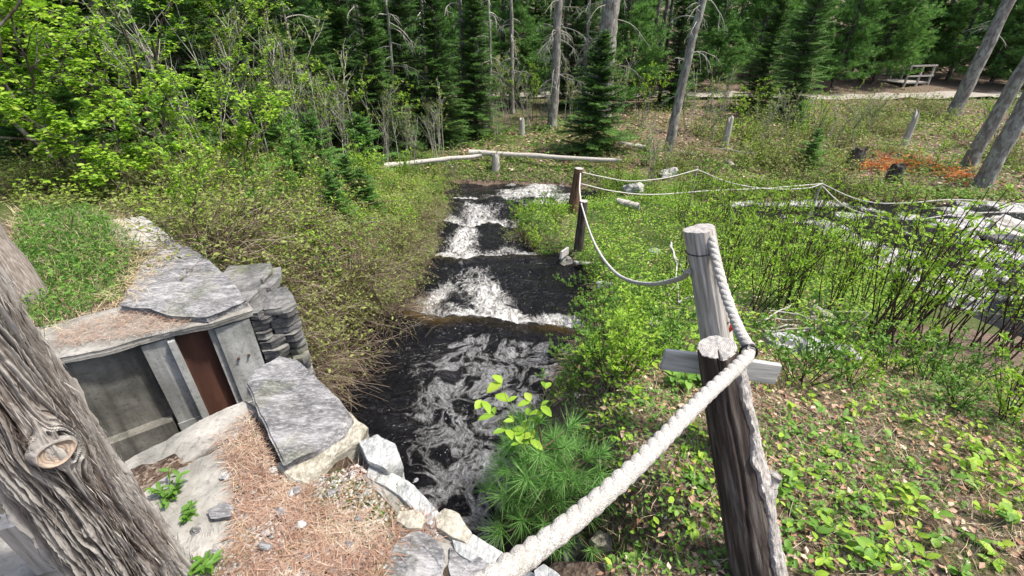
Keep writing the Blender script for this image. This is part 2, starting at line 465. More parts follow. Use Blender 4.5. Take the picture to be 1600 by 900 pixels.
def ground_mat():
    s = MT('forest_floor')
    co = s.co((1, 1, 1), 'World')
    g = s.attr('green'); dirt = s.attr('dirt'); lit = s.attr('litter')
    n = s.noise(co, 3, 6, .65); n2 = s.noise(co, 40, 5, .7); n3 = s.noise(co, 120, 3, .6)
    leafc = s.n('ShaderNodeTexVoronoi'); leafc.inputs['Scale'].default_value = 75; s.l(co, leafc.inputs['Vector'])
    lc = s.ramp(s.n('ShaderNodeSeparateColor').outputs[0], [(0, 0), (1, 1)]) if False else leafc.outputs['Color']
    sep = s.n('ShaderNodeSeparateColor'); s.l(lc, sep.inputs[0])
    c = s.ramp(sep.outputs[0], [(0, (.06, .038, .026)), (.35, (.15, .10, .07)), (.7, (.27, .20, .145)), (1, (.42, .36, .29))])
    c = s.mix(s.ramp(n2, [(.4, .75), (.65, 0)]), c, (.085, .06, .045))
    green = s.ramp(n2, [(.3, (.02, .035, .008)), (.5, (.06, .09, .02)), (.7, (.13, .17, .04))])
    c = s.mix(s.ramp(s.math('ADD', g, s.math('MULTIPLY', s.math('SUBTRACT', n, .5), 1.2)), [(.42, 0), (.6, .9)]), c, green)
    grit = s.ramp(n3, [(.3, (.20, .18, .15)), (.5, (.36, .34, .30)), (.7, (.52, .50, .45))])
    c = s.mix(s.ramp(s.math('ADD', lit, s.math('MULTIPLY', s.math('SUBTRACT', n, .5), .8)), [(.45, 0), (.6, 1)]), c, grit)
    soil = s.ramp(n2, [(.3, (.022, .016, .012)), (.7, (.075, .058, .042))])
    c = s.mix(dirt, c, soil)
    h = s.math('ADD', s.math('MULTIPLY', leafc.outputs['Distance'], .5), n2)
    s.pbr(c, .9, s.bump(h, 1.0, .02), spec=.15); return s.m
M['ground'] = ground_mat()
def road_mat():
    s = MT('gravel_track'); co = s.co((1, 1, 1), 'World')
    s.pbr(s.ramp(s.noise(co, 6, 6, .7), [(.3, (.20, .18, .15)), (.6, (.33, .30, .26)), (.8, (.42, .39, .34))]), .95); return s.m
M['road'] = road_mat()

# ------------------------------------------------------------------ terrain
CH = np.array([(-2.0, 2.9), (-1.0, 1.72), (-.05, .92), (.12, 1.0), (-.02, 2.1), (.28, 3.05), (.47, 3.6), (.74, 4.3), (1.0, 5.4), (1.0, 6.3), (.5, 6.95), (.15, 7.7),
               (0, 8.8), (.05, 10.3), (.8, 11.0), (.6, 13.0), (-1.2, 13.2), (-1.6, 12), (-1.43, 11), (-1.44, 8.8), (-1.28, 6.9), (-1.4, 5.9), (-1.55, 4.8), (-2.1, 4.0)])
RV = [np.array([(-1.6, 11.9), (.6, 11.3), (1.5, 11.6), (2.3, 12.1), (2.2, 12.6), (1.4, 12.9), (.5, 13.1), (-1.0, 13.3), (-1.7, 13.3), (-3, 13.1), (-2.4, 12.2)]),
      np.array([(5.2, 11.4), (6.4, 10.6), (8.0, 9.7), (8.3, 7.9), (7.7, 6.2), (7.4, 4.4), (8.2, 1), (9, -6), (40, -12), (60, 0), (30, 8.6), (20, 10.6), (13, 11.1), (8.3, 11.6)])]
def sdist(P, x, y):            # >0 inside
    if isinstance(P, list): return np.maximum.reduce([sdist(q, x, y) for q in P])
    d = np.full(np.shape(x), 1e9); ins = np.zeros(np.shape(x), bool)
    for k in range(len(P)):
        ax, ay = P[k]; bx, by = P[(k + 1) % len(P)]
        ex, ey = bx - ax, by - ay
        t = np.clip(((x - ax) * ex + (y - ay) * ey) / (ex * ex + ey * ey + 1e-12), 0, 1)
        d = np.minimum(d, np.hypot(x - ax - t * ex, y - ay - t * ey))
        c = ((ay > y) != (by > y)) & (x < (bx - ax) * (y - ay) / (by - ay + 1e-12) + ax)
        ins ^= c
    return np.where(ins, d, -d)
CP = np.array([
    (0, -1, 0), (-1, 0, 0), (1, 0, 0), (3, 0, .0), (-3, 0, 0), (-1.2, 1, 0), (-.5, 1.0, 0), (1.5, 1, 0), (2.6, 1.8, -.18), (1, 1.2, -.06), (.5, 1.3, -.15), (1, 2.4, -.4),
    (2.2, 2.8, -.6), (2.7, 3.6, -.9), (1.0, 3.5, -.85), (1.4, 4.5, -1.15), (1.7, 6, -1.6), (1.3, 7, -1.75), (1.3, 9.3, -1.98), (3, 7, -1.85), (4.5, 5, -1.55),
    (4, 9, -2.15), (5.5, 7, -2.2), (5, 3, -1.05), (5, 1, -.45), (4, 2, -.5), (1, 10.3, -2.15), (3, 5, -1.35),
    (-2.5, 3.3, 0), (-3, 2.4, 0), (-2, 1.5, 0), (-4, 1, 0), (-3.4, 4, 0), (-5, 4, .15), (-2.9, 6.7, -.55), (-2.5, 4.8, -.4), (-2.2, 7, -1.0), (-2.3, 9, -1.4), (-3.3, 11.8, -1.65),
    (-5, 10.8, -1.2), (-8, 8, -.3), (-8, 3, .4), (-7, 14, -1.5), (-5, 7, -.35), (-12, 12, 0), (-15, 0, 1),
    (-1.4, 15.5, -2.15), (-4, 14.5, -1.95), (3.4, 14.7, -2.15), (5.4, 15.9, -2.1), (1.6, 19.8, -1.9), (14, 17, -2.1), (9, 14.5, -2.25), (13.5, 14, -2.35), (22, 20, -1.9),
    (16, 24.5, -1.6), (30, 26, -1.6), (0, 24, -1.7), (-15, 26, -.8), (0, 40, -.6), (30, 45, .2), (-30, 35, 1.5), (60, 35, -.5), (25, 5, -2.4), (12, 3, -2.4), (40, 10, -2.2),
    (-40, 0, 3), (60, -20, -1), (0, -20, .5), (0, 70, 3), (60, 80, 4), (-60, 70, 5)])
def _tps(r2): return 0.5 * r2 * np.log(r2 + 1e-9)
_n = len(CP)
_K = _tps((CP[:, None, 0] - CP[None, :, 0]) ** 2 + (CP[:, None, 1] - CP[None, :, 1]) ** 2) + np.eye(_n) * .15
_Pm = np.c_[np.ones(_n), CP[:, :2]]
_A = np.block([[_K, _Pm], [_Pm.T, np.zeros((3, 3))]])
_W = np.linalg.solve(_A, np.r_[CP[:, 2], 0, 0, 0])
EA = np.array([.81, .585]); EA /= np.linalg.norm(EA); EB = np.array([EA[1], -EA[0]]); F0 = np.array([-1.72, 2.56])   # sluice pit axes
def pit_ab(x, y):
    return (x - F0[0]) * EA[0] + (y - F0[1]) * EA[1], (x - F0[0]) * EB[0] + (y - F0[1]) * EB[1]
def base_h(x, y):
    x = np.asarray(x, float); y = np.asarray(y, float)
    xc = np.clip(x, -60, 70); yc = np.clip(y, -30, 85)
    z = _W[_n] + _W[_n + 1] * xc + _W[_n + 2] * yc
    for k in range(_n): z = z + _W[k] * _tps((xc - CP[k, 0]) ** 2 + (yc - CP[k, 1]) ** 2)
    near = sstep(3.2, 1.6, np.hypot(x + 1.6, (y - 1.5)))     # flat made ground round the sluice
    z = z * (1 - near)
    amp = .05 + .14 * sstep(4, 18, np.hypot(x, y))
    z = z + (1 - near) * amp * (fbm(x * .9, y * .9, 0, 3, 4) - .5) * 2
    return z + (fbm(x * 6, y * 6, 0, 9, 3) - .5) * .03 * (1 - .6 * near)
def water_level(x, y):
    lv = np.full(np.shape(x), -1.55)
    w_ = (vnoise(x * 2.2, y * .35, 0, 17) - .5) * 2
    s1 = (y - (4.60 - .19 * x)) + .06 * w_; s2 = y - (6.93 + .05 * x) + .22 * w_; s3 = y - 8.85 - .35 * w_ + .2 * x; s4 = y - 10.8 + .5 * w_
    for s, dz, w in ((s1, .25, .42), (s2, .22, .4), (s3, .2, .4), (s4, .36, 1.2)):
        lv = lv - dz * sstep(-.05, w, s)
    return lv, (s1, s2, s3, s4)
def ground_h(x, y):
    x = np.asarray(x, float); y = np.asarray(y, float)
    z = base_h(x, y)
    sc_ = sdist(CH, x, y); sr = sdist(RV, x, y)
    lv, _ = water_level(x, y)
    bw = np.where(x > -.3 + .0 * y, .55, .50) * (.8 + .5 * fbm(x * 2, y * 2, 0, 5, 2))
    wallside = sstep(.5, .1, np.abs((x + .05) * .64 + (y - .92) * .77)) * (y < 3.0)      # built wall: steep
    bw = bw * (1 - .85 * wallside)
    bed = lv - .35
    k = sstep(-1, 0.55, sc_ / np.maximum(bw, .05))
    z = z * (1 - k) + bed * k
    kr = sstep(-1.2, .35, sr); z = z * (1 - kr) + (np.minimum(z, -3.0)) * kr
    a, b = pit_ab(x, y)
    pit = (a > -3.3) & (a < .55) & (b > -.12) & (b < 1.12)
    return np.where(pit, np.minimum(z, -1.9), z)
def gh(x, y): return float(ground_h(np.array([x]), np.array([y]))[0])
_ts = np.concatenate([np.linspace(.8, 14, 300), np.linspace(14, 80, 300)])
def G(px, py):                  # where a view direction meets the terrain
    d = ray(px, py); X = d[0] * _ts; Y = d[1] * _ts; Z = EYE + d[2] * _ts
    h = ground_h(X, Y); b = np.where(Z < h)[0]
    k = b[0] if len(b) else len(_ts) - 1
    return np.array([X[k], Y[k], h[k]])

def axis_lines(lo, hi, step, far):
    a = list(np.arange(lo, hi + 1e-6, step)); s = step
    p = a[-1]; 
    while p < far: s *= 1.13; p += s; a.append(p)
    s = step; p = a[0]; L = []
    while p > -far: s *= 1.13; p -= s; L.append(p)
    return np.array(L[::-1] + a)
gx = axis_lines(-4.5, 8, .05, 420); gy = axis_lines(0, 13.5, .05, 420)
X, Y = np.meshgrid(gx, gy)
Z = ground_h(X.ravel(), Y.ravel()).reshape(X.shape)
mb = MB(); mb.add(np.stack([X, Y, Z], -1).reshape(-1, 3), grid_faces(len(gx), len(gy)))
xx, yy = X.ravel(), Y.ravel()
sd = sdist(CH, xx, yy); sr = sdist(RV, xx, yy)
green = np.clip(.25 + .55 * sstep(.6, 2.0, xx) * sstep(3.6, 5.5, yy) * sstep(13, 11, yy) + .35 * (xx < -2.3) * sstep(2.2, 3.0, yy) + .28 * sstep(13, 15, yy) * sstep(7, 3, xx)
                - .12 * (yy > 14) * (xx > 8) + .12 * (xx > .5) * (yy < 3.5), 0, 1)
green = np.where((xx < 0.1) & (xx > -2.0) & (yy < 2.3), .12, green)
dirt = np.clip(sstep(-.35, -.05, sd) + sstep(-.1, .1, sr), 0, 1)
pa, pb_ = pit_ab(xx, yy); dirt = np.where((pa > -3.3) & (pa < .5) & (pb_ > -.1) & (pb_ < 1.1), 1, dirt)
litter = np.where((xx < .2) & (xx > -2.2) & (yy < 2.0), .35 + .45 * sstep(.35, .0, np.hypot(xx + 1.0, yy - .95)), .0)
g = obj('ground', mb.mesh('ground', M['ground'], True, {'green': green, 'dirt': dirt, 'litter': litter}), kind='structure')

# gravel track beyond the river
tp = np.array([(-60, 25), (-20, 25.5), (0, 25.5), (8, 25), (16, 24.3), (24, 25.0), (33, 26.0), (50, 28), (90, 34)], float)
ts = np.linspace(0, 8, 200); cx = np.interp(ts, range(9), tp[:, 0]); cy = np.interp(ts, range(9), tp[:, 1])
cy = np.convolve(np.pad(cy, 10, 'edge'), np.ones(21) / 21, 'valid')
ws = np.linspace(-.85, .85, 9)
TX = np.repeat(cx[:, None], 9, 1); TY = cy[:, None] + ws[None]
TZ = ground_h(TX.ravel(), TY.ravel()).reshape(TX.shape); TZ = TZ * .3 + TZ.mean(1, keepdims=True) * .7 + .06 - .03 * np.abs(ws)[None]
obj('track', MB().add(np.stack([TX, TY, TZ], -1).reshape(-1, 3), grid_faces(9, 200)).mesh('track', M['road'], True), kind='structure')

# ------------------------------------------------------------------ water
def water_sheet(name, x0, x1, y0, y1, st, poly, pad, lvf):
    xs = np.arange(x0, x1, st); ys = np.arange(y0, y1, st)
    X, Y = np.meshgrid(xs, ys); x = X.ravel(); y = Y.ravel()
    z, foam, lace, amber = lvf(x, y)
    keep = sdist(poly, x, y) > -pad
    f = grid_faces(len(xs), len(ys)); f = f[keep[f].all(1)]
    used = np.unique(f); mp = np.zeros(len(x), int); mp[used] = np.arange(len(used))
    mb = MB(); mb.add(np.stack([x, y, z], 1)[used], mp[f])
    return obj(name, mb.mesh(name, M['water'], True, {'foam': foam[used], 'lace': lace[used], 'amber': amber[used]}), kind='structure')
def stream_f(x, y):
    lv, (s1, s2, s3, s4) = water_level(x, y)
    foam = np.zeros_like(x); jt = (fbm(x * 2.6, y * 2.6, 0, 51, 4) - .5) * .55
    s1 = s1 + jt * sstep(0, .5, s1); s2 = s2 + jt * sstep(0, .5, s2); s3 = s3 + jt * sstep(0, .5, s3); s4 = s4 + jt * sstep(0, .5, s4)
    # churning foam past each weir, thinning out before the next one
    def G1(a, c, w): return np.exp(-((a - c) / w) ** 2)
    tail1 = sstep(.15, .45, s1) * sstep(2.3, 1.2, s1)
    foam = np.maximum(foam, G1(s1, .40, .34))
    foam = np.maximum(foam, tail1 * np.maximum(.95 * G1(x, -.15 - .25 * s1, .50), .85 * G1(x, -1.35 + .35 * s1, .22)))
    foam = np.maximum(foam, .9 * G1(s2, .42, .40)); foam = np.maximum(foam, .85 * sstep(.3, .6, s2) * sstep(2.1, 1.5, s2) * np.maximum(G1(x, -.95, .42), .7 * G1(x, -.1 + .1 * s2, .3)))
    foam = np.maximum(foam, .95 * G1(s3, .5, .55)); foam = np.maximum(foam, .9 * sstep(.4, .7, s3) * sstep(2.4, 1.6, s3) * G1(x, -.7, .65))
    foam = np.maximum(foam, .9 * G1(s4, .9, .9))
    n = fbm(x * 4, y * 4, 0, 21, 4); n2 = fbm(x * 14, y * 9, 0, 31, 3)
    n6 = fbm(x * 22, y * 22, 0, 71, 2)
    z = lv + (n - .5) * .06 + foam * (n2 - .45) * .08 + (n2 - .5) * .03 + (n6 - .5) * .012
    cl = np.exp(-((s1 - .42) / .3) ** 2) + .6 * np.exp(-((s2 - .42) / .3) ** 2)
    z = z + .025 * cl + .02 * np.exp(-((s1 + .12) / .1) ** 2)
    lace = np.where(s1 < 0, sstep(-1.5, -.6, x) * .85 + .2, .55) * (1 - .9 * np.exp(-((s1 + .05) / .22) ** 2))
    lace = lace * np.where(s1 < 0, sstep(-.05, -.35, s1) * .35 + .65, 1)
    amber = np.exp(-((s1 + .05) / .11) ** 2) * .8 * (.12 + .88 * np.maximum(np.exp(-((x + 1.1) / .45) ** 2), .55 * np.exp(-((x - .55) / .3) ** 2))) + .12 * np.exp(-((s2 + .02) / .10) ** 2)
    foam = foam * (.50 + .5 * fbm(x * 3.2, y * 1.6, 0, 61, 3)) * .95
    return z, np.clip(foam, 0, 1.1), lace, np.clip(amber * (.5 + n), 0, 1)
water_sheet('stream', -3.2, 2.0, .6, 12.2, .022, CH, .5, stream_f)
def river_f(x, y):
    n = fbm(x * 1.3, y * 2.2, 0, 41, 4); n2 = fbm(x * 7, y * 10, 0, 44, 3)
    z = -2.62 + (n - .5) * .16 + (n2 - .5) * .04 + .0 * x
    z = z - .0
    foam = np.clip(sstep(.42, .60, n) * .64 + .08 * sstep(5, 7, x), 0, 1) * sstep(-2, .2, x)
    foam = np.maximum(foam, .72 * np.exp(-((x - .9) / .7) ** 2))
    return z, foam, .6 + 0 * x, 0 * x
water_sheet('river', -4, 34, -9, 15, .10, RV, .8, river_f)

# ------------------------------------------------------------------ stones
def slab_mesh(name, outline, ztop, thick, mat, na=96, nr=22, ns=9, rough=.012, layers=.012, seed=0, dome=0.0, origin=None, jag=.010, freq=9, tilt=(0, 0)):
    """stone with an irregular plan outline, uneven top and a layered, broken side."""
    P = np.asarray(outline, float); c = P.mean(0); o = c if origin is None else np.asarray(origin)
    Q = np.r_[P, P[:1]]; seg = np.r_[0, np.cumsum(np.linalg.norm(np.diff(Q, axis=0), axis=1))]
    t = np.linspace(0, seg[-1], na, endpoint=False)
    ox = np.interp(t, seg, Q[:, 0]); oy = np.interp(t, seg, Q[:, 1])
    jn = (fbm(ox * 14, oy * 14, 0, seed + 3, 3) - .5) * 2 * jag
    dx, dy = ox - c[0], oy - c[1]; L = np.hypot(dx, dy) + 1e-6
    ox = ox + dx / L * jn; oy = oy + dy / L * jn
    V = []
    rr = np.linspace(0.02, 1, nr)
    for r in rr:
        x = c[0] + (ox - c[0]) * r; y = c[1] + (oy - c[1]) * r
        z = ztop + tilt[0] * (x - c[0]) + tilt[1] * (y - c[1]) + (fbm(x * freq, y * freq, 0, seed, 5) - .5) * 2 * rough + dome * (1 - r ** 3)
        st = np.floor(fbm(x * 2.5 + 3, y * 2.5, 0, seed + 7, 2) * 9) / 9.0
        z = z + (st - .5) * rough * 1.6 - .6 * rough * (r > .97)
        V.append(np.stack([x, y, z], 1))
    ze = V[-1][:, 2]
    for k in range(1, ns + 1):
        f = k / ns
        z = ze - thick * f
        off = (vnoise(ox * 5, oy * 5, np.round(z * 60) / 1.0 * .37, seed + 11) - .55) * 2 * layers + .012 * dome * 0
        V.append(np.stack([ox + dx / L * off, oy + dy / L * off, z + (fbm(ox * 8, oy * 8, k, seed + 2, 2) - .5) * thick * .12 * (k < ns)], 1))
    V = np.concatenate(V); V[:, 0] -= o[0]; V[:, 1] -= o[1]
    f = [grid_faces(na, nr + ns, True), np.arange(na)[::-1][None, :].copy(), (np.arange(na) + (nr + ns - 1) * na)[None, :]]
    f = [f[0], f[1], f[2]]
    mb = MB(); mb.add(V, f)
    return mb.mesh(name, mat, False), o
def slab(name, px, z, thick, mat, label, cat, group=None, parent=None, **kw):
    ol = [U(a, b, z)[:2] for a, b in px]
    me, o = slab_mesh(name, ol, 0, thick, mat, **kw)
    ob = obj(name, me, parent); ob.location = (o[0], o[1], z)
    if label: tag(ob, label, cat, group)
    return ob

# --- the sluice pit: far concrete wall with two pilasters, a rusty gate and a footing ledge
def abz(a, b, z): p = F0 + EA * a + EB * b; return [p[0], p[1], z]
def ab_box(mb, a0, a1, b0, b1, z0, z1, nx=2, nz=2, disp=0.0, seed=0):
    """box in pit axes with a roughened front (facing the camera) and top"""
    A = np.linspace(a0, a1, nx); Zs = np.linspace(z0, z1, nz)
    rows = []
    for z in Zs: rows.append([abz(a, b1, z) for a in A])
    for b in np.linspace(b1, b0, 5)[1:]: rows.append([abz(a, b, z1) for a in A])
    rows.append([abz(a, b0, z0) for a in A])
    V = np.array(rows); n = len(rows)
    if disp:
        x = V[..., 0]; y = V[..., 1]; z = V[..., 2]
        nf = (fbm(x * 5, y * 5, z * 5, seed, 4) - .5) * 2 * disp
        V[..., 0] += EB[0] * nf; V[..., 1] += EB[1] * nf; V[..., 2] += nf * .6
    V = V.reshape(-1, 3)
    f = grid_faces(nx, n)
    e1 = np.array([[k * nx for k in range(n)]]); e2 = np.array([[k * nx + nx - 1 for k in range(n)][::-1]])
    mb.add(V, [f, e1, e2])
sw = thing('sluice_wall', 'mossy dark concrete sluice wall below the slate slab, with two pale pilasters', 'wall', abz(-1.2, 0, -1.5))
def under(parent, ob):
    ob.parent = parent; ob.matrix_parent_inverse = Matrix.Translation(-Vector(parent.location)); return ob
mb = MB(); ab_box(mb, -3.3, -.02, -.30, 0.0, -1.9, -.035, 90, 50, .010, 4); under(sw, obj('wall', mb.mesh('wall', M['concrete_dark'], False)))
mb = MB(); ab_box(mb, -3.3, -.02, -.42, .012, -.032, .018, 90, 3, .012, 5); under(sw, obj('coping', mb.mesh('coping', M['concrete_top'], False)))
mb = MB(); ab_box(mb, -3.3, -.62, 0.0, .075, -1.85, -.62, 60, 8, .008, 6); under(sw, obj('footing_ledge', mb.mesh('footing_ledge', M['concrete_dark'], False), label='rough horizontal ledge along the foot of the wall'))
def pilaster(a0, a1, dep, lab):
    mb = MB(); ab_box(mb, a0, a1, .003, dep, -.66, -.045, 10, 24, .004, 8)
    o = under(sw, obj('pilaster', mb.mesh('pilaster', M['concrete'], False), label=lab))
    mb = MB(); ab_box(mb, a0 - .004, a1 + .004, .003, dep + .008, -1.85, -.665, 10, 12, .004, 9)
    under(sw, obj('pilaster_base', mb.mesh('pilaster_base', M['concrete'], False)))
pilaster(-.60, -.47, .06, 'left pale concrete pilaster')
mb = MB(); ab_box(mb, -.47, -.435, .003, .10, -1.85, -.05, 3, 20, .003, 12); under(sw, obj('guide_rib', mb.mesh('guide_rib', M['concrete'], False)))
mb = MB(); ab_box(mb, -.435, -.262, -.001, .045, -1.85, -.055, 4, 20, .001, 13); under(sw, obj('gate_plate', mb.mesh('gate_plate', M['rust'], False), label='dark rusty steel gate plate'))
mb = MB(); ab_box(mb, -.262, -.225, .003, .09, -1.85, -.05, 3, 20, .003, 14); under(sw, obj('guide_rib', mb.mesh('guide_rib', M['concrete'], False)))
pilaster(-.225, -.03, .11, 'right pale concrete pilaster, the wider of the two')

# near side apron of the pit and the wall along the stream
slab('concrete_apron', [(188, 720), (240, 690), (300, 660), (345, 640), (382, 622), (410, 640), (400, 668), (350, 690), (300, 715), (262, 742), (225, 762), (150, 810), (100, 830)], .0, 1.8,
     M['concrete_top'], 'broken grey concrete apron edge between the sluice pit and the gravel', 'ledge', rough=.016, layers=.012, seed=31, na=160)
slab('concrete_step', [(200, 790), (245, 755), (300, 722), (352, 692), (375, 700), (366, 760), (352, 830), (330, 880), (290, 925), (230, 900), (200, 840)], .010, .3,
     M['concrete_top'], 'sandy concrete surface beside the trunk foot, crumbling and pale', 'slab', rough=.02, seed=35, na=90)
slab('slate_slab', [(186, 478), (235, 482), (262, 492), (322, 494), (352, 482), (384, 466), (358, 432), (325, 405), (295, 384), (262, 378), (228, 400), (205, 440)], .075, .055,
     M['slate'], 'large dark slate slab with lichen overhanging the rusty gate', 'stone slab', rough=.012, layers=.022, seed=41, na=170, nr=34, freq=12)
slab('stone_slab', [(166, 342), (222, 336), (245, 352), (275, 374), (262, 386), (205, 388), (172, 370)], .06, .14, M['stone_pale'],
     'small pale stone slab strewn with needles at the back of the grass patch', 'stone slab', rough=.012, seed=44)
slab('under_stone', [(150, 520), (200, 488), (262, 486), (325, 490), (388, 470), (396, 482), (330, 505), (250, 520), (160, 545), (90, 560), (85, 540)], .02, .04, M['concrete_top'],
     'pale mortar bed under the large slate slab', 'stone', rough=.010, seed=47)
slab('slate_block', [(383, 597), (400, 576), (437, 556), (462, 560), (490, 585), (520, 613), (548, 646), (532, 668), (490, 700), (441, 722), (425, 690), (402, 640)], .09, .14,
     M['slate'], 'grey folded slate block at the pool edge beside the sluice pit', 'stone', rough=.016, layers=.02, seed=51, na=170, nr=34, freq=7, tilt=(-.02, .02))
slab('beige_stone', [(428, 722), (492, 698), (534, 664), (545, 640), (574, 664), (562, 690), (520, 716), (480, 752), (446, 745)], .04, .34,
     M['stone_beige'], 'beige broken stone under the near end of the slate block', 'stone', rough=.022, layers=.02, seed=55, na=110)
slab('white_stone', [(560, 690), (590, 676), (618, 694), (627, 718), (606, 736), (575, 722)], .05, .42, M['stone_pale'],
     'white angular stone on the wall edge, right of the beige stone', 'stone', rough=.02, layers=.02, seed=61)
slab('coping_stone', [(578, 722), (606, 736), (640, 752), (672, 782), (692, 806), (672, 822), (640, 792), (604, 762), (570, 745)], .015, .5, M['stone_pale'],
     'long pale coping stone between the white stone and the rounded boulder', 'stone', 'coping stones on the pool wall', rough=.016, layers=.02, seed=64)
slab('rounded_stone', [(676, 806), (694, 794), (718, 804), (738, 832), (728, 848), (700, 838), (680, 824)], .018, .3, M['stone_beige'],
     'rounded beige stone in the pool wall, beside the mossy gap', 'stone', rough=.010, seed=67, dome=.004)
slab('coping_stone', [(722, 846), (738, 832), (775, 856), (812, 880), (850, 905), (835, 925), (790, 905), (745, 870)], .0, .5, M['stone_pale'],
     'pale coping stone running under the rope at the bottom edge', 'stone', 'coping stones on the pool wall', rough=.014, layers=.02, seed=70)
slab('blue_grey_stone', [(606, 868), (622, 842), (646, 828), (672, 836), (692, 852), (696, 880), (684, 920), (600, 925), (596, 890)], .02, .2, M['slate'],
     'blue-grey stone with a rusty stain at the bottom edge, nearest the camera', 'stone', rough=.02, seed=73)
slab('mortar_bed', [(560, 742), (590, 735), (640, 768), (668, 800), (700, 845), (760, 875), (800, 915), (700, 925), (690, 850), (640, 820), (600, 782)], .004, .2, M['concrete_top'],
     'crumbling pale mortar between the coping stones and the grey slabs', 'mortar', rough=.02, seed=95, na=120)
slab('flat_stone', [(624, 800), (650, 796), (668, 812), (660, 828), (636, 826), (618, 814)], .016, .1, M['stone_beige'], 'small flat beige stone above the blue-grey stone', 'stone', rough=.012, seed=96)
slab('flat_stone', [(706, 842), (730, 850), (748, 866), (736, 876), (712, 862)], .018, .1, M['stone_pale'], 'small flat pale stone wedged behind the rounded beige stone', 'stone', rough=.012, seed=97)
slab('cracked_stone', [(700, 856), (735, 862), (770, 880), (792, 912), (770, 930), (715, 925), (700, 885)], .01, .2, M['slate'],
     'cracked grey stone with a tuft of moss, under the rope', 'stone', rough=.02, seed=76)
slab('split_slab', [(835, 890), (850, 878), (872, 896), (884, 915), (850, 925), (836, 910)], .06, .05, M['stone_pale'],
     'thin pale slab corner leaning at the bottom edge under the rope', 'stone', rough=.01, seed=79)

# dry stone pier at the end of the sluice wall
pier = thing('dry_stone_pier', 'stacked dark slate pier under the slab, at the bank of dead twigs', 'stone wall', (-1.70, 2.75, -1.8))
R2 = np.random.default_rng(11)
z = .02; k = 0
while z > -1.75:
    th_ = R2.uniform(.035, .085)
    n = R2.integers(2, 4)
    xs = np.sort(R2.uniform(0, 1, n - 1)); xs = np.r_[0, xs, 1]
    for q in range(n):
        if xs[q + 1] - xs[q] < .12: continue
        # face towards the stream runs from the wall end to the bank
        p0 = np.array([-1.73, 2.50]) + xs[q] * np.array([-.10, .62]); p1 = np.array([-1.73, 2.50]) + xs[q + 1] * np.array([-.10, .62])
        out = R2.uniform(-.03, .06) + .03 * (-z)
        nn = np.array([.98, .16])
        ol = [p0 + nn * (.03 + out), (p0 + p1) / 2 + nn * (.06 + out), p1 + nn * (.02 + out), p1 - nn * .30, p0 - nn * .30]
        me, o = slab_mesh('stone', ol, 0, th_ * .92, M['slate_dark'], na=26, nr=4, ns=4, rough=.006, layers=.012, seed=100 + k, jag=.012)
        s_ = obj('stone', me); s_.location = (o[0], o[1], z); s_.rotation_euler = (R2.uniform(-.05, .05), R2.uniform(-.05, .05), 0); under(pier, s_); k += 1
        if z > -.5 and q == n - 1:      # stones turned to the camera at the corner
            pass
    z -= th_
# front returning face (towards the camera), stones beside the right pilaster
z = -.02
while z > -1.7:
    th_ = R2.uniform(.04, .09)
    p0 = np.array(abz(-.02, .04, 0)[:2]); p1 = np.array(abz(.26, .06, 0)[:2])
    mid = p0 + (p1 - p0) * R2.uniform(.3, .7)
    for (a_, b_) in ((p0, mid), (mid, p1)):
        out = R2.uniform(-.02, .05)
        ol = [a_ + EB * (.02 + out), (a_ + b_) / 2 + EB * (.05 + out), b_ + EB * (.01 + out), b_ - EB * .22, a_ - EB * .22]
        me, o = slab_mesh('stone', ol, 0, th_ * .9, M['slate_dark'], na=26, nr=4, ns=4, rough=.008, layers=.014, seed=300 + k, jag=.014)
        s_ = obj('stone', me); s_.location = (o[0], o[1], z); s_.rotation_euler = (R2.uniform(-.08, .08), R2.uniform(-.08, .08), 0); under(pier, s_); k += 1
    z -= th_

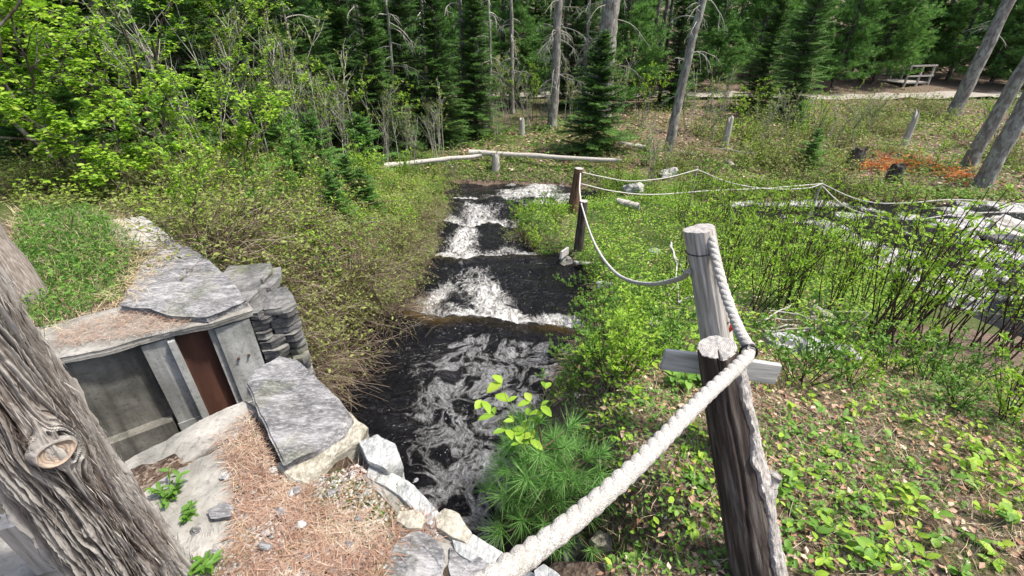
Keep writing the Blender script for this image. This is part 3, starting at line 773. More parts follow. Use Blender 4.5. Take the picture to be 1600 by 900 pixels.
# ------------------------------------------------------------------ the big cedar trunk, bottom left
def cedar():
    base = np.array([-1.19, .81]); r0 = .100
    nt, nz = 640, 560
    zz = np.r_[np.linspace(-.12, 1.75, nz - 40), np.linspace(1.80, 5.5, 40)]
    th = np.arange(nt) / nt * 2 * math.pi
    T, Zg = np.meshgrid(th, zz)
    r = r0 * (1 - .07 * Zg) + .016 * np.exp(-(Zg + .05) / .10) * (1 + .45 * np.sin(T * 3 + .6) + .3 * np.sin(T * 5 + 2)) + .012 * np.sin(T * 2 + Zg)
    u = (T - math.pi * 1.2); u = (u + math.pi) % (2 * math.pi) - math.pi
    cs = np.cos(T); sn = np.sin(T)
    # knots: (theta, z, radius)
    psi_shift = np.zeros_like(T); bulge = np.zeros_like(T)
    for (kt, kz, ka) in KN:
        du = (T - kt + math.pi) % (2 * math.pi) - math.pi; du = du * r0; dz = (Zg - kz) * .6
        rr = du * du + dz * dz
        psi_shift += (1.0 if ka > .03 else .35) * -du * (ka * ka) / np.maximum(rr, ka * ka) * np.exp(-rr / (ka * 5) ** 2)
        bulge += .5 * ka * np.exp(-rr / (ka * 1.5) ** 2)
    sw_ = .35 * Zg
    wx = cs * 1.0; wy = sn * 1.0
    warp = (fbm(wx * 3, wy * 3, Zg * 2.2, 2, 3) - .5) * .032
    ps = psi_shift + warp + sw_ * 0
    def ring(fr, zf, s):            # noise stretched along the grain, periodic round the stem, sheared by ps
        a = T + ps / r0
        return vnoise(np.cos(a) * fr + 50, np.sin(a) * fr + 50, Zg * zf, s)
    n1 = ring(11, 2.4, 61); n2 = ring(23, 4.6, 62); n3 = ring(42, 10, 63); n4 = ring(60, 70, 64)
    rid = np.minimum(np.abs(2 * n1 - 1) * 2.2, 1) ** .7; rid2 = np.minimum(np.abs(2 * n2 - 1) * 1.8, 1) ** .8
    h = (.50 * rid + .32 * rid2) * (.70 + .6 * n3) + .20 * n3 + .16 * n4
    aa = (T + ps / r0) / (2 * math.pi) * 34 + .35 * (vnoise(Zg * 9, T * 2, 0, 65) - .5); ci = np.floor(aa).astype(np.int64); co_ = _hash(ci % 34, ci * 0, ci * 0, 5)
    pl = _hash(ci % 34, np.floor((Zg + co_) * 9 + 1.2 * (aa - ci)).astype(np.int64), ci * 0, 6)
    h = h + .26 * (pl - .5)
    r = r + (h - .6) * .026 + bulge
    V = np.stack([base[0] + r * cs, base[1] + r * sn, Zg], -1).reshape(-1, 3)
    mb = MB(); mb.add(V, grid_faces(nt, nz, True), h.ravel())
    return base, mb
KN = [(-.50, .715, .034), (-.80, .42, .016), (-.30, .16, .022)]
base, cmb = cedar()
def cedar_mat():
    s = MT('bark_cedar_furrowed')
    co = s.co((70, 70, 7)); n = s.noise(co, 1, 6, .7, .3); n2 = s.noise(s.co((1, 1, .4)), 5, 4)
    a = s.attr('rnd')        # bark relief height: furrows darkest, raised weathered strips grey
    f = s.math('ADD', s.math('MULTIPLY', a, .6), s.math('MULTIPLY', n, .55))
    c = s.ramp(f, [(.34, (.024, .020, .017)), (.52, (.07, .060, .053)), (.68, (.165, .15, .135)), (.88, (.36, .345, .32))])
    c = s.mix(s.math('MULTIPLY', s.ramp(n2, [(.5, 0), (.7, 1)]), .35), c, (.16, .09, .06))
    s.pbr(c, .9, s.bump(n, .8, .004), spec=.12); return s.m
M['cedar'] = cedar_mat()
ced = thing('cedar_tree', 'thick furrowed cedar trunk with a round cut knot, bottom left', 'tree', (base[0], base[1], 0))
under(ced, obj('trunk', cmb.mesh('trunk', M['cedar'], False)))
def knot(kt, kz, ka, par, b):
    # oval cut face, proud of the bark, slightly tilted up
    n = 40; mb = MB()
    th = np.arange(n) / n * 2 * math.pi
    rings = []
    for (rad, zz) in ((1.35, -.03), (1.22, -.004), (1.08, .006), (.98, .004), (.85, -.003), (.5, -.002), (.15, -.004)):
        w = 1 + .06 * np.sin(th * 3 + 1)
        rings.append(np.stack([ka * rad * w * np.cos(th), ka * rad * w * np.sin(th) * .8, np.full(n, zz)], 1))
    V = np.concatenate(rings); F = grid_faces(n, len(rings), True)
    mi = (np.arange(len(F)) // n >= 2).astype(int)
    mb.add(V, F[mi == 0], 0.8, 0); mb.v = [V]; mb.n = len(V)
    mb.f.append(F[mi == 1]); mb.m.append(np.ones((mi == 1).sum()))
    mb.f.append((np.arange(n) + (len(rings) - 1) * n)[None, :]); mb.m.append(np.ones(1))
    o = under(par, obj('cut_knot', mb.mesh('cut_knot', [M['cedar'], M['endgrain']], True), label='oval cut face with growth rings'))
    d = Vector((math.cos(kt), math.sin(kt), .12)).normalized()
    R_ = .100 * (1 - .07 * kz) + ka * .5 + .012
    o.location = (b[0] + R_ * math.cos(kt), b[1] + R_ * math.sin(kt), kz)
    o.rotation_euler = d.to_track_quat('Z', 'Y').to_euler()
def fibres(par, b):
    V = cmb.v[0]; R = np.random.default_rng(8); nt_ = 640; k = R.integers(nt_ * 2, len(V) - nt_ * 60, 6000); p = V[k]
    out = norm(np.c_[p[:, 0] - b[0], p[:, 1] - b[1], np.zeros(len(p))]); mb = MB()
    d = np.array([0, 0, 1.0]) * R.choice([-1, 1], len(p))[:, None] + R.normal(size=(len(p), 3)) * .10 + out * .05
    leaves(mb, p + out * R.uniform(0, .003, (len(p), 1)), d, out + R.normal(size=out.shape) * .6, R.uniform(.015, .07, len(p)), .04, R.uniform(0, 1, len(p)), 'quad')
    o = under(par, obj('bark_fibres', mb.mesh('bark_fibres', M['fibre']))); o['kind'] = 'stuff'
M['fibre'] = flat_mat('bark_fibre', [(.05, .038, .03), (.13, .11, .095), (.26, .235, .21), (.46, .43, .395)])
fibres(ced, base)
knot(-.50, .715, .034, ced, base)

# ------------------------------------------------------------------ posts, rope, boards
def post_mesh(name, L, r0, r1, mats, seed=0, crack=True, slope=.0, rows=90, sides=72, bend=0.0):
    z = np.linspace(0, L, rows); th = np.arange(sides) / sides * 2 * math.pi
    T, Zg = np.meshgrid(th, z)
    r = r0 + (r1 - r0) * Zg / L
    g1 = vnoise(np.cos(T) * 7 + 20, np.sin(T) * 7 + 20, Zg * 2.0, seed); g2 = vnoise(np.cos(T) * 18 + 20, np.sin(T) * 18 + 20, Zg * 5, seed + 1)
    r = r * (1 + .05 * (vnoise(np.cos(T) * 1.2 + 5, np.sin(T) * 1.2 + 5, Zg * 3, seed + 2) - .5) * 2) + (g1 - .5) * .005 + (g2 - .5) * .004
    if crack:
        for (ct, w) in ((-1.9, .045), (-.7, .03), (1.0, .05)):
            dd = (T - ct + .10 * np.sin(Zg * 9) + math.pi) % (2 * math.pi) - math.pi
            r = r - .45 * r * np.exp(-(dd / w) ** 2) * .35
    x = r * np.cos(T) + bend * (Zg / L) ** 2; y = r * np.sin(T)
    Zt = Zg.copy(); Zt = Zt + (Zg / L) ** 8 * (slope * y + (vnoise(np.cos(T) * 4 + 9, np.sin(T) * 4 + 9, 0, seed + 5) - .5) * .006)
    V = np.stack([x, y, Zt], -1)
    rings = [V[-1]]
    c = V[-1].mean(0)
    for f in (.97, .93, .88, .82, .76, .70, .63, .56, .49, .42, .35, .28, .21, .14, .08, .03):
        rm = np.linalg.norm(V[-1][:, :2] - c[:2], axis=1); kk_ = (1 - f) ** .5; sc_ = (1 - kk_) + kk_ * rm.mean() / rm
        q = c + (V[-1] - c) * f; q[:, :2] = c[:2] + (V[-1][:, :2] - c[:2]) * f * sc_[:, None]
        q[:, 2] += (fbm(q[:, 0] * 60, q[:, 1] * 60, 0, seed + 8, 3) - .5) * .005 + .002
        if crack:
            a_ = np.arctan2(q[:, 1], q[:, 0]); q[:, 2] -= .03 * np.exp(-((a_ + 1.9) / .07) ** 2) * (f > .2)
        rings.append(q)
    C = np.concatenate(rings)
    mb = MB()
    allV = np.concatenate([V.reshape(-1, 3), C])
    f1 = grid_faces(sides, rows, True)
    off = rows * sides
    f2 = grid_faces(sides, len(rings), True) + off
    cap = (np.arange(sides) + off + (len(rings) - 1) * sides)[None, :]
    mb.add(allV, [f1], .5, 0)
    mb.f.append(f2); mb.m.append(np.ones(len(f2))); mb.f.append(cap); mb.m.append(np.ones(1))
    return mb.mesh(name, mats, True)
def orient(o, p0, p1, roll=0):
    p0 = Vector([float(c) for c in p0]); p1 = Vector([float(c) for c in p1]); o.location = p0
    z = (p1 - p0).normalized(); x = (Vector((1, 0, 0)) - z * z.x).normalized(); y = z.cross(x)
    o.rotation_euler = Matrix((x, y, z)).transposed().to_euler()
def add_post(name, p0, p1, r0, r1, side, top, label, seed, **kw):
    L = float(np.linalg.norm(np.array(p1) - np.array(p0)))
    t = thing(name, label, 'post', p0)
    orient(t, p0, p1)
    obj('shaft', post_mesh('shaft', L, r0, r1, [side, top], seed, **kw), t)
    return t, L
TA = D(1121, 543, 1.36); BA = np.array([.850, .87, -.08])
pA, LA = add_post('rope_post', BA, TA, .088, .054, M['wood_dark'], M['endgrey'], 'dark cracked wooden post carrying the thick rope, nearest the camera', 5, slope=.25)
# strip of flaky bark left on the right side of the near post
mb = MB(); n1, n2 = 90, 26
Tb, Zb = np.meshgrid(np.linspace(-.75, .75, n2), np.linspace(.02, LA * .93, n1))
rb = (.088 + (.054 - .088) * Zb / LA) + .004 + .012 * fbm(Tb * 9, Zb * 40, 0, 77, 4) + .02 * np.exp(-((Zb - LA * .45) / .05) ** 2) * np.exp(-((Tb - .2) / .3) ** 2)
edge = sstep(.0, .12, .62 + .28 * (fbm(Zb * 9, Tb * 0, 0, 78, 3) - .5) * 2 - np.abs(Tb)); rb = rb - .02 * (1 - edge)
mb.add(np.stack([rb * np.cos(Tb - .62), rb * np.sin(Tb - .62), Zb], -1).reshape(-1, 3), grid_faces(n2, n1), .5)
obj('bark_strip', mb.mesh('bark_strip', M['bark_flaky'], False), pA, label='strip of flaking grey bark down the right side')
mb = MB(); tube(mb, [(.078, -.03, LA * .47), (.098, -.035, LA * .50)], [.026, .020], 14, cap=True); obj('branch_stub', mb.mesh('branch_stub', M['bark_flaky'], True), pA)
TB = D(1092, 357, 1.80); BB = np.array([1.03, 1.36, -.2])
pB, LB = add_post('rope_post', BB, TB, .066, .058, M['wood_grey'], M['endgrey'], 'pale barkless post leaning behind the near post, with wire near its top', 6, crack=False, slope=.1)
for zz in (LB - .085, LB - .50):
    th = np.linspace(0, 2 * math.pi, 40); mb = MB()
    tube(mb, np.stack([.0605 * np.cos(th), .0605 * np.sin(th), zz + .012 * np.sin(th * 1.0)], 1) , .0022, 5)
    obj('wire_band', mb.mesh('wire_band', M['black'], True), pB)
for (a_, zf) in ((-1.4, .62), (-1.0, .67), (-2.1, .45)):
    mb = MB(); q = np.array([math.cos(a_), math.sin(a_), 0]); tube(mb, [q * .055 + [0, 0, LB * zf], q * .066 + [0, 0, LB * zf]], [.006, .004], 8, cap=True); obj('knot', mb.mesh('knot', M['bark_dark'], True), pB)
# board nailed across the foot of the pale post
def board(name, c, yaw, roll, L, W, Th, mat, label, cat, pitch=0.0):
    mb = MB(); nx, nz = 40, 9
    xs = np.linspace(-L / 2, L / 2, nx); P = []
    prof = [(-Th / 2, -W / 2), (-Th / 2, -W / 4), (-Th / 2, 0), (-Th / 2, W / 4), (-Th / 2, W / 2 - .003), (-Th / 2 + .003, W / 2), (Th / 2, W / 2), (Th / 2, -W / 2)]
    for x in xs:
        for (yy, zz) in prof:
            P.append((x + .002 * math.sin(zz * 60), yy + .003 * (float(vnoise(x * 5, zz * 40, 0, 3)) - .5), zz + .004 * (float(vnoise(x * 9, 0, 0, 7)) - .5)))
    n = len(prof)
    mb.add(P, [grid_faces(n, nx, True), np.arange(n)[None, :].copy(), (np.arange(n)[::-1] + (nx - 1) * n)[None, :]])
    o = tag(obj(name, mb.mesh(name, mat, False)), label, cat); o.location = c; o.rotation_euler = (pitch, roll, yaw); return o
def plank_mat():
    s = MT('weathered_plank'); co = s.co((3, 40, 40)); n = s.noise(co, 1.2, 6, .6, .5); k = s.vor(s.co((5, 9, 9)), 1.0)
    c = s.ramp(n, [(.3, (.24, .23, .22)), (.5, (.40, .39, .37)), (.7, (.55, .54, .52))])
    c = s.mix(s.ramp(k, [(.07, 1), (.12, 0)]), c, (.10, .075, .06))
    s.pbr(c, .85, s.bump(n, .5, .003)); return s.m
M['plank'] = plank_mat(); M['plank_up'] = M['wood_white']
c = D(1125, 572, 2.02)
board('board', c, -.08, .10, .50, .095, .025, M['plank'], 'weathered grey board fixed crosswise behind the near post', 'board', pitch=-.15)

def catmull(P, n):
    P = np.asarray(P, float); P = np.r_[[2 * P[0] - P[1]], P, [2 * P[-1] - P[-2]]]
    out = []
    for k in range(1, len(P) - 2):
        t = np.linspace(0, 1, n, endpoint=False)[:, None]
        out.append(.5 * ((2 * P[k]) + (-P[k - 1] + P[k + 1]) * t + (2 * P[k - 1] - 5 * P[k] + 4 * P[k + 1] - P[k + 2]) * t ** 2 + (-P[k - 1] + 3 * P[k] - 3 * P[k + 1] + P[k + 2]) * t ** 3))
    out.append(P[-2][None]); return np.concatenate(out)
def resample(P, st):
    s = np.r_[0, np.cumsum(np.linalg.norm(np.diff(P, axis=0), axis=1))]; n = max(8, int(s[-1] / st)); t = np.linspace(0, s[-1], n)
    return np.stack([np.interp(t, s, P[:, k]) for k in range(3)], 1), t
def rope(name, pts, rad, label, st=.006, pitch=5.4, sides=10, group=None, strands=True):
    P, s = resample(catmull(pts, 30), st)
    t = thing(name, label, 'rope', P[0], group=group)
    T = norm(np.gradient(P, axis=0)); a = frame(T[0])[0]; A = []
    for k in range(len(P)):
        a = norm(a - T[k] * np.dot(a, T[k])); A.append(a)
    A = np.array(A); B = np.cross(A, T)
    if not strands:
        mb = MB(); tube(mb, P - P[0], rad, 6); obj('cord', mb.mesh('cord', M['rope'], True), t); return t
    for q in range(3):
        ph = (s + rad * 1.2 * vnoise(s * 14, 0 * s, 0, 8)) / (rad * pitch) * 2 * math.pi + q * 2 * math.pi / 3
        C = P + (A * np.cos(ph)[:, None] + B * np.sin(ph)[:, None]) * rad * .35 - P[0]
        rr = rad * .66 * (1 + .22 * (vnoise(s * 120, q * 3.1 + 0 * s, 0, 9) - .5))
        mb = MB(); tube(mb, C, rr, sides, cap=True)
        # loose fibres
        if rad > .02:
            n = len(P) * 5; k = rng.integers(0, len(P), n); dd = norm(rng.normal(size=(n, 3)))
            leaves(mb, C[k] + dd * rad * .5, dd + T[k] * 1.5, rdir(n), rng.uniform(.005, .015, n), .07, kind='needle')
        obj('strand', mb.mesh('strand', M['rope'], True), t)
    return t
kn = D(1171, 553, 1.33)
rope('thick_rope', [D(690, 965, .52), D(770, 905, .60), D(850, 849, .70), D(930, 785, .80), D(1000, 722, .91), D(1060, 660, 1.03), D(1110, 611, 1.15), D(1150, 575, 1.26), kn],
     .019, 'thick white twisted rope rising from the bottom edge to the near post')
rope('thick_rope', [kn + np.array([.004, .01, .01]), D(1158, 522, 1.44), D(1144, 488, 1.56), D(1129, 445, 1.66), D(1118, 400, 1.735), D(1110, 372, 1.76)], .0175,
     'white rope running up the right side of the pale leaning post', pitch=5.5)
th = np.linspace(0, 2 * math.pi, 30); mb = MB()
rd = norm(D(1158, 522, 1.44) - kn); a_, b_ = frame(rd)
tube(mb, .0225 * (a_[None] * np.cos(th)[:, None] + b_[None] * np.sin(th)[:, None]), .0035, 6)
o = tag(obj('black_cord', mb.mesh('black_cord', M['black'], True)), 'black cord binding the rope at the near post', 'cord'); o.location = kn + rd * .012
mb = MB(); leaves(mb, [np.zeros(3)] * 3, [(0, 0, 1), (.2, 0, 1), (-.1, .1, 1)], [(0, -1, 0)] * 3, [.05, .035, .04], .3, kind='diamond')
o = tag(obj('red_tape', mb.mesh('red_tape', M['red'])), 'scrap of red tape between the two near posts', 'tape'); o.location = D(1140, 520, 1.80)

P2b = G(903, 395); P2t = D(912, 314, P2b[1] / ray(912, 314)[1] * 1.0)
p2, L2 = add_post('small_post', P2b - [0, 0, .15], P2t, .085, .065, M['wood_dark'], M['endgrey'], 'dark leaning post on the grassy right bank, the nearer of the far pair', 8, sides=32, rows=30)
P1b = G(893, 334); P1t = D(905, 263, P1b[1] / ray(905, 263)[1])
p1, L1 = add_post('small_post', P1b - [0, 0, .15], P1t, .13, .09, M['wood_red'], M['endgrey'], 'reddish brown post at the end of the stream, with rope tied to its top', 9, sides=32, rows=30)
rope('slack_rope', [D(1076, 424, 1.82), D(1060, 436, 2.05), D(1020, 444, 2.5), D(985, 439, 2.95), D(958, 423, 3.45), D(935, 392, 4.4), D(920, 358, 5.7), D(908, 318, 7.0)], .013,
     'thin slack rope sagging from the pale post to the dark bank post', st=.012, sides=6)
rope('slack_rope', [P2t + [-.04, -.05, -.05], P1t * .5 + P2t * .5 + [-.02, 0, -.12], P1t + [0.02, -.1, -.08]], .014, 'short rope between the two small bank posts', strands=False, st=.03)
e1 = D(1090, 265, 10.6); e2 = D(1285, 287, 11.4)
rope('slack_rope', [P1t + [.05, -.08, -.06], D(945, 277, 9.9), D(985, 283, 10.1), D(1040, 278, 10.4), e1], .012, 'upper rope from the reddish post to the brush, in a long sag', strands=False, st=.04)
rope('slack_rope', [P1t + [.05, -.08, -.3], D(960, 299, 9.9), D(1020, 304, 10.3), D(1110, 298, 10.8), D(1200, 294, 11.1), e2], .012, 'lower rope from the reddish post across to the thin stake', strands=False, st=.04)
rope('slack_rope', [e1, D(1140, 285, 10.8), D(1200, 295, 11), D(1260, 294, 11.3), e2], .012, 'rope strung between the brush and the thin stake', strands=False, st=.04)
rope('slack_rope', [e2, D(1330, 308, 11.2), D(1370, 317, 11), D(1420, 317, 10.9), D(1500, 312, 10.9), D(1620, 322, 10.6)], .012, 'upper rope from the thin stake to the right edge', strands=False, st=.04)
rope('slack_rope', [e2 - [0, 0, .05], D(1320, 322, 10.9), D(1370, 338, 10.6), D(1430, 343, 10.4), D(1500, 334, 10.4), D(1620, 330, 10.3)], .012, 'lower rope from the thin stake to the right edge', strands=False, st=.04)
for e, lb in ((e1, 'thin grey stake holding the upper rope in the brush'), (e2, 'thin grey stake where the ropes meet over the river bank')):
    add_post('rope_stake', [e[0], e[1] + .05, -2.75], e + [0, .05, .06], .03, .022, M['wood_grey'], M['endgrey'], lb, 12, sides=12, rows=12, crack=False)

# square timber and wire grid by the trunk foot, bottom left
def box_mesh(name, dx, dy, z0, z1, mat, bev=.006):
    mb = MB(); zs = np.linspace(z0, z1, 24); P = []
    prof = [(-dx, -dy + bev), (-dx + bev, -dy), (dx - bev, -dy), (dx, -dy + bev), (dx, dy - bev), (dx - bev, dy), (-dx + bev, dy), (-dx, dy - bev)]
    for z in zs:
        for (a, b) in prof: P.append((a * (1 + .05 * (float(vnoise(z * 9, a * 30, b * 30, 2)) - .5)), b, z))
    n = 8; mb.add(P, [grid_faces(n, 24, True), np.arange(n)[::-1][None, :].copy(), (np.arange(n) + 23 * n)[None, :]]); return mb.mesh(name, mat)
o = tag(obj('timber_upright', box_mesh('timber_upright', .036, .034, -.12, .27, M['plank_up'])), 'grey square timber standing behind the cedar trunk, bottom left', 'timber')
o.location = (-1.55, .885, 0); o.rotation_euler = (.03, .02, .35)
slab('concrete_pad', [(-40, 835), (15, 820), (90, 800), (140, 870), (120, 940), (-60, 960)], .012, .5, M['concrete_top'], 'pale concrete pad at the bottom left corner behind the trunk', 'slab', seed=91)
for k, (pa, pb) in enumerate((((-20, 800), (24, 812)), ((-20, 780), (26, 790)))):
    mb = MB(); tube(mb, [U(*pa, .02), U(*pb, .02)], .005, 8, cap=True); o = tag(obj('steel_bar', mb.mesh('steel_bar', M['steel'], True)), 'thin steel bar over the pit corner, the ' + ('nearer' if k == 0 else 'farther') + ' of two', 'bar')
lad = thing('wire_grid', 'thin galvanised wire grid hanging in the sluice pit beside the cedar trunk', 'wire grid', abz(-1.12, .05, -.05))
for k in range(3):
    a0 = -1.22 + k * .06
    mb = MB(); tube(mb, np.array([abz(a0, .06, -.02), abz(a0, .06, -.9)]), .004, 6, cap=True); under(lad, obj('wire', mb.mesh('wire', M['steel'], True)))
for k in range(13):
    mb = MB(); zz = -.06 - k * .06; tube(mb, np.array([abz(-1.24, .064, zz), abz(-1.08, .064, zz)]), .003, 6, cap=True); under(lad, obj('wire', mb.mesh('wire', M['steel'], True)))

# ------------------------------------------------------------------ plant meshes
def limb(p, d, L, n=6, curl=0.0, wob=.15, R=rng):
    pts = [np.array(p, float)]; d = np.array(d, float); d /= np.linalg.norm(d)
    for k in range(n):
        d = d + R.normal(size=3) * wob / n ** .5 + np.array([0, 0, curl / n]); d /= np.linalg.norm(d)
        pts.append(pts[-1] + d * L / n)
    return np.array(pts)
def along(P, t):
    f = np.clip(t, 0, 1) * (len(P) - 1); i = np.minimum(f.astype(int), len(P) - 2); w = (f - i)[:, None]
    return P[i] * (1 - w) + P[i + 1] * w, norm(P[i + 1] - P[i])

def shrub_mesh(seed, h=1.0, stems=8, spread=.5, leafL=.035, nleaf=700, twigs=3, leafmat='lime', stemmat='twig_dark', low=.25, srad=.006, lean=(0, 0), wr=.5, kind='oval', cluster=5, curl=.25):
    R = np.random.default_rng(seed); st = MB(); lf = MB(); segs = []
    for k in range(stems):
        a = R.uniform(0, 2 * math.pi); d = np.array([math.cos(a) * spread * R.uniform(.2, 1) + lean[0], math.sin(a) * spread * R.uniform(.2, 1) + lean[1], 1])
        P = limb((R.normal() * .05 * h, R.normal() * .05 * h, -.05), d, h * R.uniform(.65, 1.1), 8, curl, .22, R)
        tube(st, P, np.linspace(srad, srad * .35, len(P)), 5, R.uniform()); segs.append((P, low))
        for q in range(twigs):
            t = R.uniform(.3, .9); p, dd = along(P, np.array([t])); d2 = dd[0] + rdir(1, -.2, .8, R)[0] * .9
            Q = limb(p[0], d2, h * R.uniform(.12, .38) * (1.15 - t * .5), 4, .2, .3, R)
            tube(st, Q, np.linspace(srad * .45, srad * .2, len(Q)), 3, R.uniform()); segs.append((Q, .1))
    lens = np.array([np.linalg.norm(np.diff(P, axis=0), axis=1).sum() for P, _ in segs]); pr = lens / lens.sum()
    nc = max(1, nleaf // cluster); idx = R.choice(len(segs), nc, p=pr)
    for k in np.unique(idx):
        n = int((idx == k).sum()); P, lo = segs[k]
        t = R.uniform(lo, 1, n) ** .8; p, dd = along(P, t)
        p = np.repeat(p, cluster, 0); dd = np.repeat(dd, cluster, 0); m_ = len(p)
        ld = dd * .5 + rdir(m_, -.3, .8, R)
        leaves(lf, p + R.normal(size=(m_, 3)) * leafL * .2, ld, np.array([0, 0, 1]) + R.normal(size=(m_, 3)) * .5, leafL * R.uniform(.55, 1.15, m_), wr, np.clip(R.normal(.5, .22, m_), 0, 1), kind)
    return st.mesh('stems', M[stemmat], True), lf.mesh('foliage', M[leafmat])
def bush_mesh(seed, R0=.5, h=.6, ntwig=260, nleaf=1600, leafL=.028, leafmat='olive', hang=0.0, twigmat='twig', kind='diamond', wr=.5):
    """dense mound of arching twigs with small leaves near the tips; hang pushes them over and down on +x"""
    R = np.random.default_rng(seed); st = MB(); lf = MB(); tips = []
    for k in range(ntwig):
        a = R.uniform(0, 2 * math.pi); rr = R0 * R.uniform(0, .55)
        d = np.array([math.cos(a) * .7 + hang * .9, math.sin(a) * .7, R.uniform(.25, 1.2)])
        P = limb((rr * math.cos(a), rr * math.sin(a), -.05), d, h * R.uniform(.4, 1.25), 6, -.5 - 1.6 * hang, .85, R)
        tube(st, P, np.linspace(.0035, .0012, len(P)), 3, R.uniform()); tips.append(P)
    n = nleaf; k = R.integers(0, len(tips), n); t = R.uniform(.45, 1, n)
    T_ = np.array(tips); f = t * 6; i = np.minimum(f.astype(int), 5); w = (f - i)[:, None]
    p = T_[k, i] * (1 - w) + T_[k, i + 1] * w + R.normal(size=(n, 3)) * .012
    leaves(lf, p, rdir(n, -.3, .8, R), np.array([0, 0, 1]) + R.normal(size=(n, 3)) * .6, leafL * R.uniform(.5, 1.2, n), wr, np.clip(R.normal(.5, .25, n), 0, 1), kind)
    return st.mesh('twigs', M[twigmat], True), lf.mesh('foliage', M[leafmat])
def spruce_mesh(seed, h=7, R0=1.5, dens=1.0, mat='spruce', low=.25, card=.075, dead=6, trunkr=.10, bare=0.0):
    R = np.random.default_rng(seed); tr = MB(); lf = MB()
    z = np.linspace(-.2, h, 14); tp_ = np.stack([np.cumsum(R.normal(0, .015, 14)), np.cumsum(R.normal(0, .015, 14)), z], 1)
    tube(tr, tp_, np.linspace(trunkr, .015, 14), 10, .5)
    zz = low + bare; B = []; 
    while zz < h - .1:
        f = (zz - bare) / (h - bare); Lw = R0 * (1 - f) ** .85 + .10
        for q in range(int(5 + 3 * dens)):
            a = R.uniform(0, 2 * math.pi); L = Lw * R.uniform(.35, 1.2)
            d = np.array([math.cos(a), math.sin(a), R.uniform(-.15, .3) + .5 * f])
            p0 = np.array([np.interp(zz, z, tp_[:, 0]), np.interp(zz, z, tp_[:, 1]), zz + R.uniform(-.1, .1)])
            P = limb(p0, d, L, 6, -.25 * (1 - f) + .05, .12, R)
            tube(tr, P, np.linspace(.012 + .006 * L, .003, 7), 4, R.uniform(0, .5)); B.append((P, L))
        zz += R.uniform(.13, .24) / dens ** .5
    pos = []; dr = []; up = []
    for P, L in B:
        n = max(4, int(L / .055 * dens)); t = np.linspace(.12, 1, n); p, dd = along(P, t)
        side = norm(np.cross(dd, [0, 0, 1]))
        for sg in (-1, 1):
            l = (L * .38 * np.clip(1.15 - t, .15, 1) * R.uniform(.6, 1.1, n) + .04)
            tw = norm(dd * .8 + side * sg + R.normal(size=(n, 3)) * .12 + np.array([0, 0, -.12]))
            m_ = 4
            for q in range(m_):
                c_ = p + tw * (l * (q + .2) / m_)[:, None]
                for sg2 in (-1, 1):
                    d2 = norm(tw + np.cross(tw, [0, 0, 1]) * sg2 * R.uniform(.3, .8) + R.normal(size=(n, 3)) * .22)
                    pos.append(c_); dr.append(d2); up.append(np.array([0, 0, 1]) + R.normal(size=(n, 3)) * .35)
    pos = np.concatenate(pos); dr = np.concatenate(dr); up = np.concatenate(up); n = len(pos)
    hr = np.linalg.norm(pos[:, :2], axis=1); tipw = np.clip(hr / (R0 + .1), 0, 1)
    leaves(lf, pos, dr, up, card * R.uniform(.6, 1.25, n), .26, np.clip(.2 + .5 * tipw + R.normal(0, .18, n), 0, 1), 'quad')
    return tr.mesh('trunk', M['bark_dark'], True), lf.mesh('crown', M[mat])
def pine_mesh(seed, h=8, R0=2.2, mat='pine', low=.35, nb=105, trunkr=.12, needle=.19, tn=13):
    R = np.random.default_rng(seed); tr = MB(); lf = MB()
    z = np.linspace(-.2, h, 14); tp_ = np.stack([np.cumsum(R.normal(0, .03, 14)), np.cumsum(R.normal(0, .03, 14)), z], 1)
    tube(tr, tp_, np.linspace(trunkr, .02, 14), 10, .5)
    C = []; Dn = []
    for k in range(nb):
        zz = low + (h - low) * (k / nb) ** 1.1; f = zz / h; L = R0 * (1 - f) ** .6 * R.uniform(.55, 1.1) + .15
        a = R.uniform(0, 2 * math.pi); p0 = np.array([np.interp(zz, z, tp_[:, 0]), np.interp(zz, z, tp_[:, 1]), zz])
        P = limb(p0, (math.cos(a), math.sin(a), R.uniform(-.05, .45)), L, 7, .1, .2, R)
        tube(tr, P, np.linspace(.012 + .008 * L, .004, 8), 5, R.uniform(0, .5))
        nt = int(10 * L + 4)
        for q in range(nt):
            t = R.uniform(.25, 1); p, dd = along(P, np.array([t])); d2 = dd[0] + rdir(1, -.2, .7, R)[0] * 1.1
            Q = limb(p[0], d2, L * R.uniform(.10, .36), 3, .2, .2, R); tube(tr, Q, [.005, .004, .003, .002], 3, .4)
            for w in (.45, .75, 1.0):
                c_, cd = along(Q, np.array([w])); C.append(c_[0]); Dn.append(cd[0])
    C = np.array(C); Dn = np.array(Dn); n = len(C)
    pos = np.repeat(C, tn, 0); d = np.repeat(Dn, tn, 0) * .75 + rdir(n * tn, -.6, 1, R)
    r_ = np.repeat(np.clip(R.normal(.5, .2, n), 0, 1), tn) + R.normal(0, .1, n * tn)
    leaves(lf, pos + R.normal(size=pos.shape) * .015, d, rdir(n * tn, -1, 1, R), needle * R.uniform(.6, 1.1, n * tn), .16, np.clip(r_, 0, 1), 'needle')
    return tr.mesh('trunk', M['bark_dark'], True), lf.mesh('crown', M[mat])
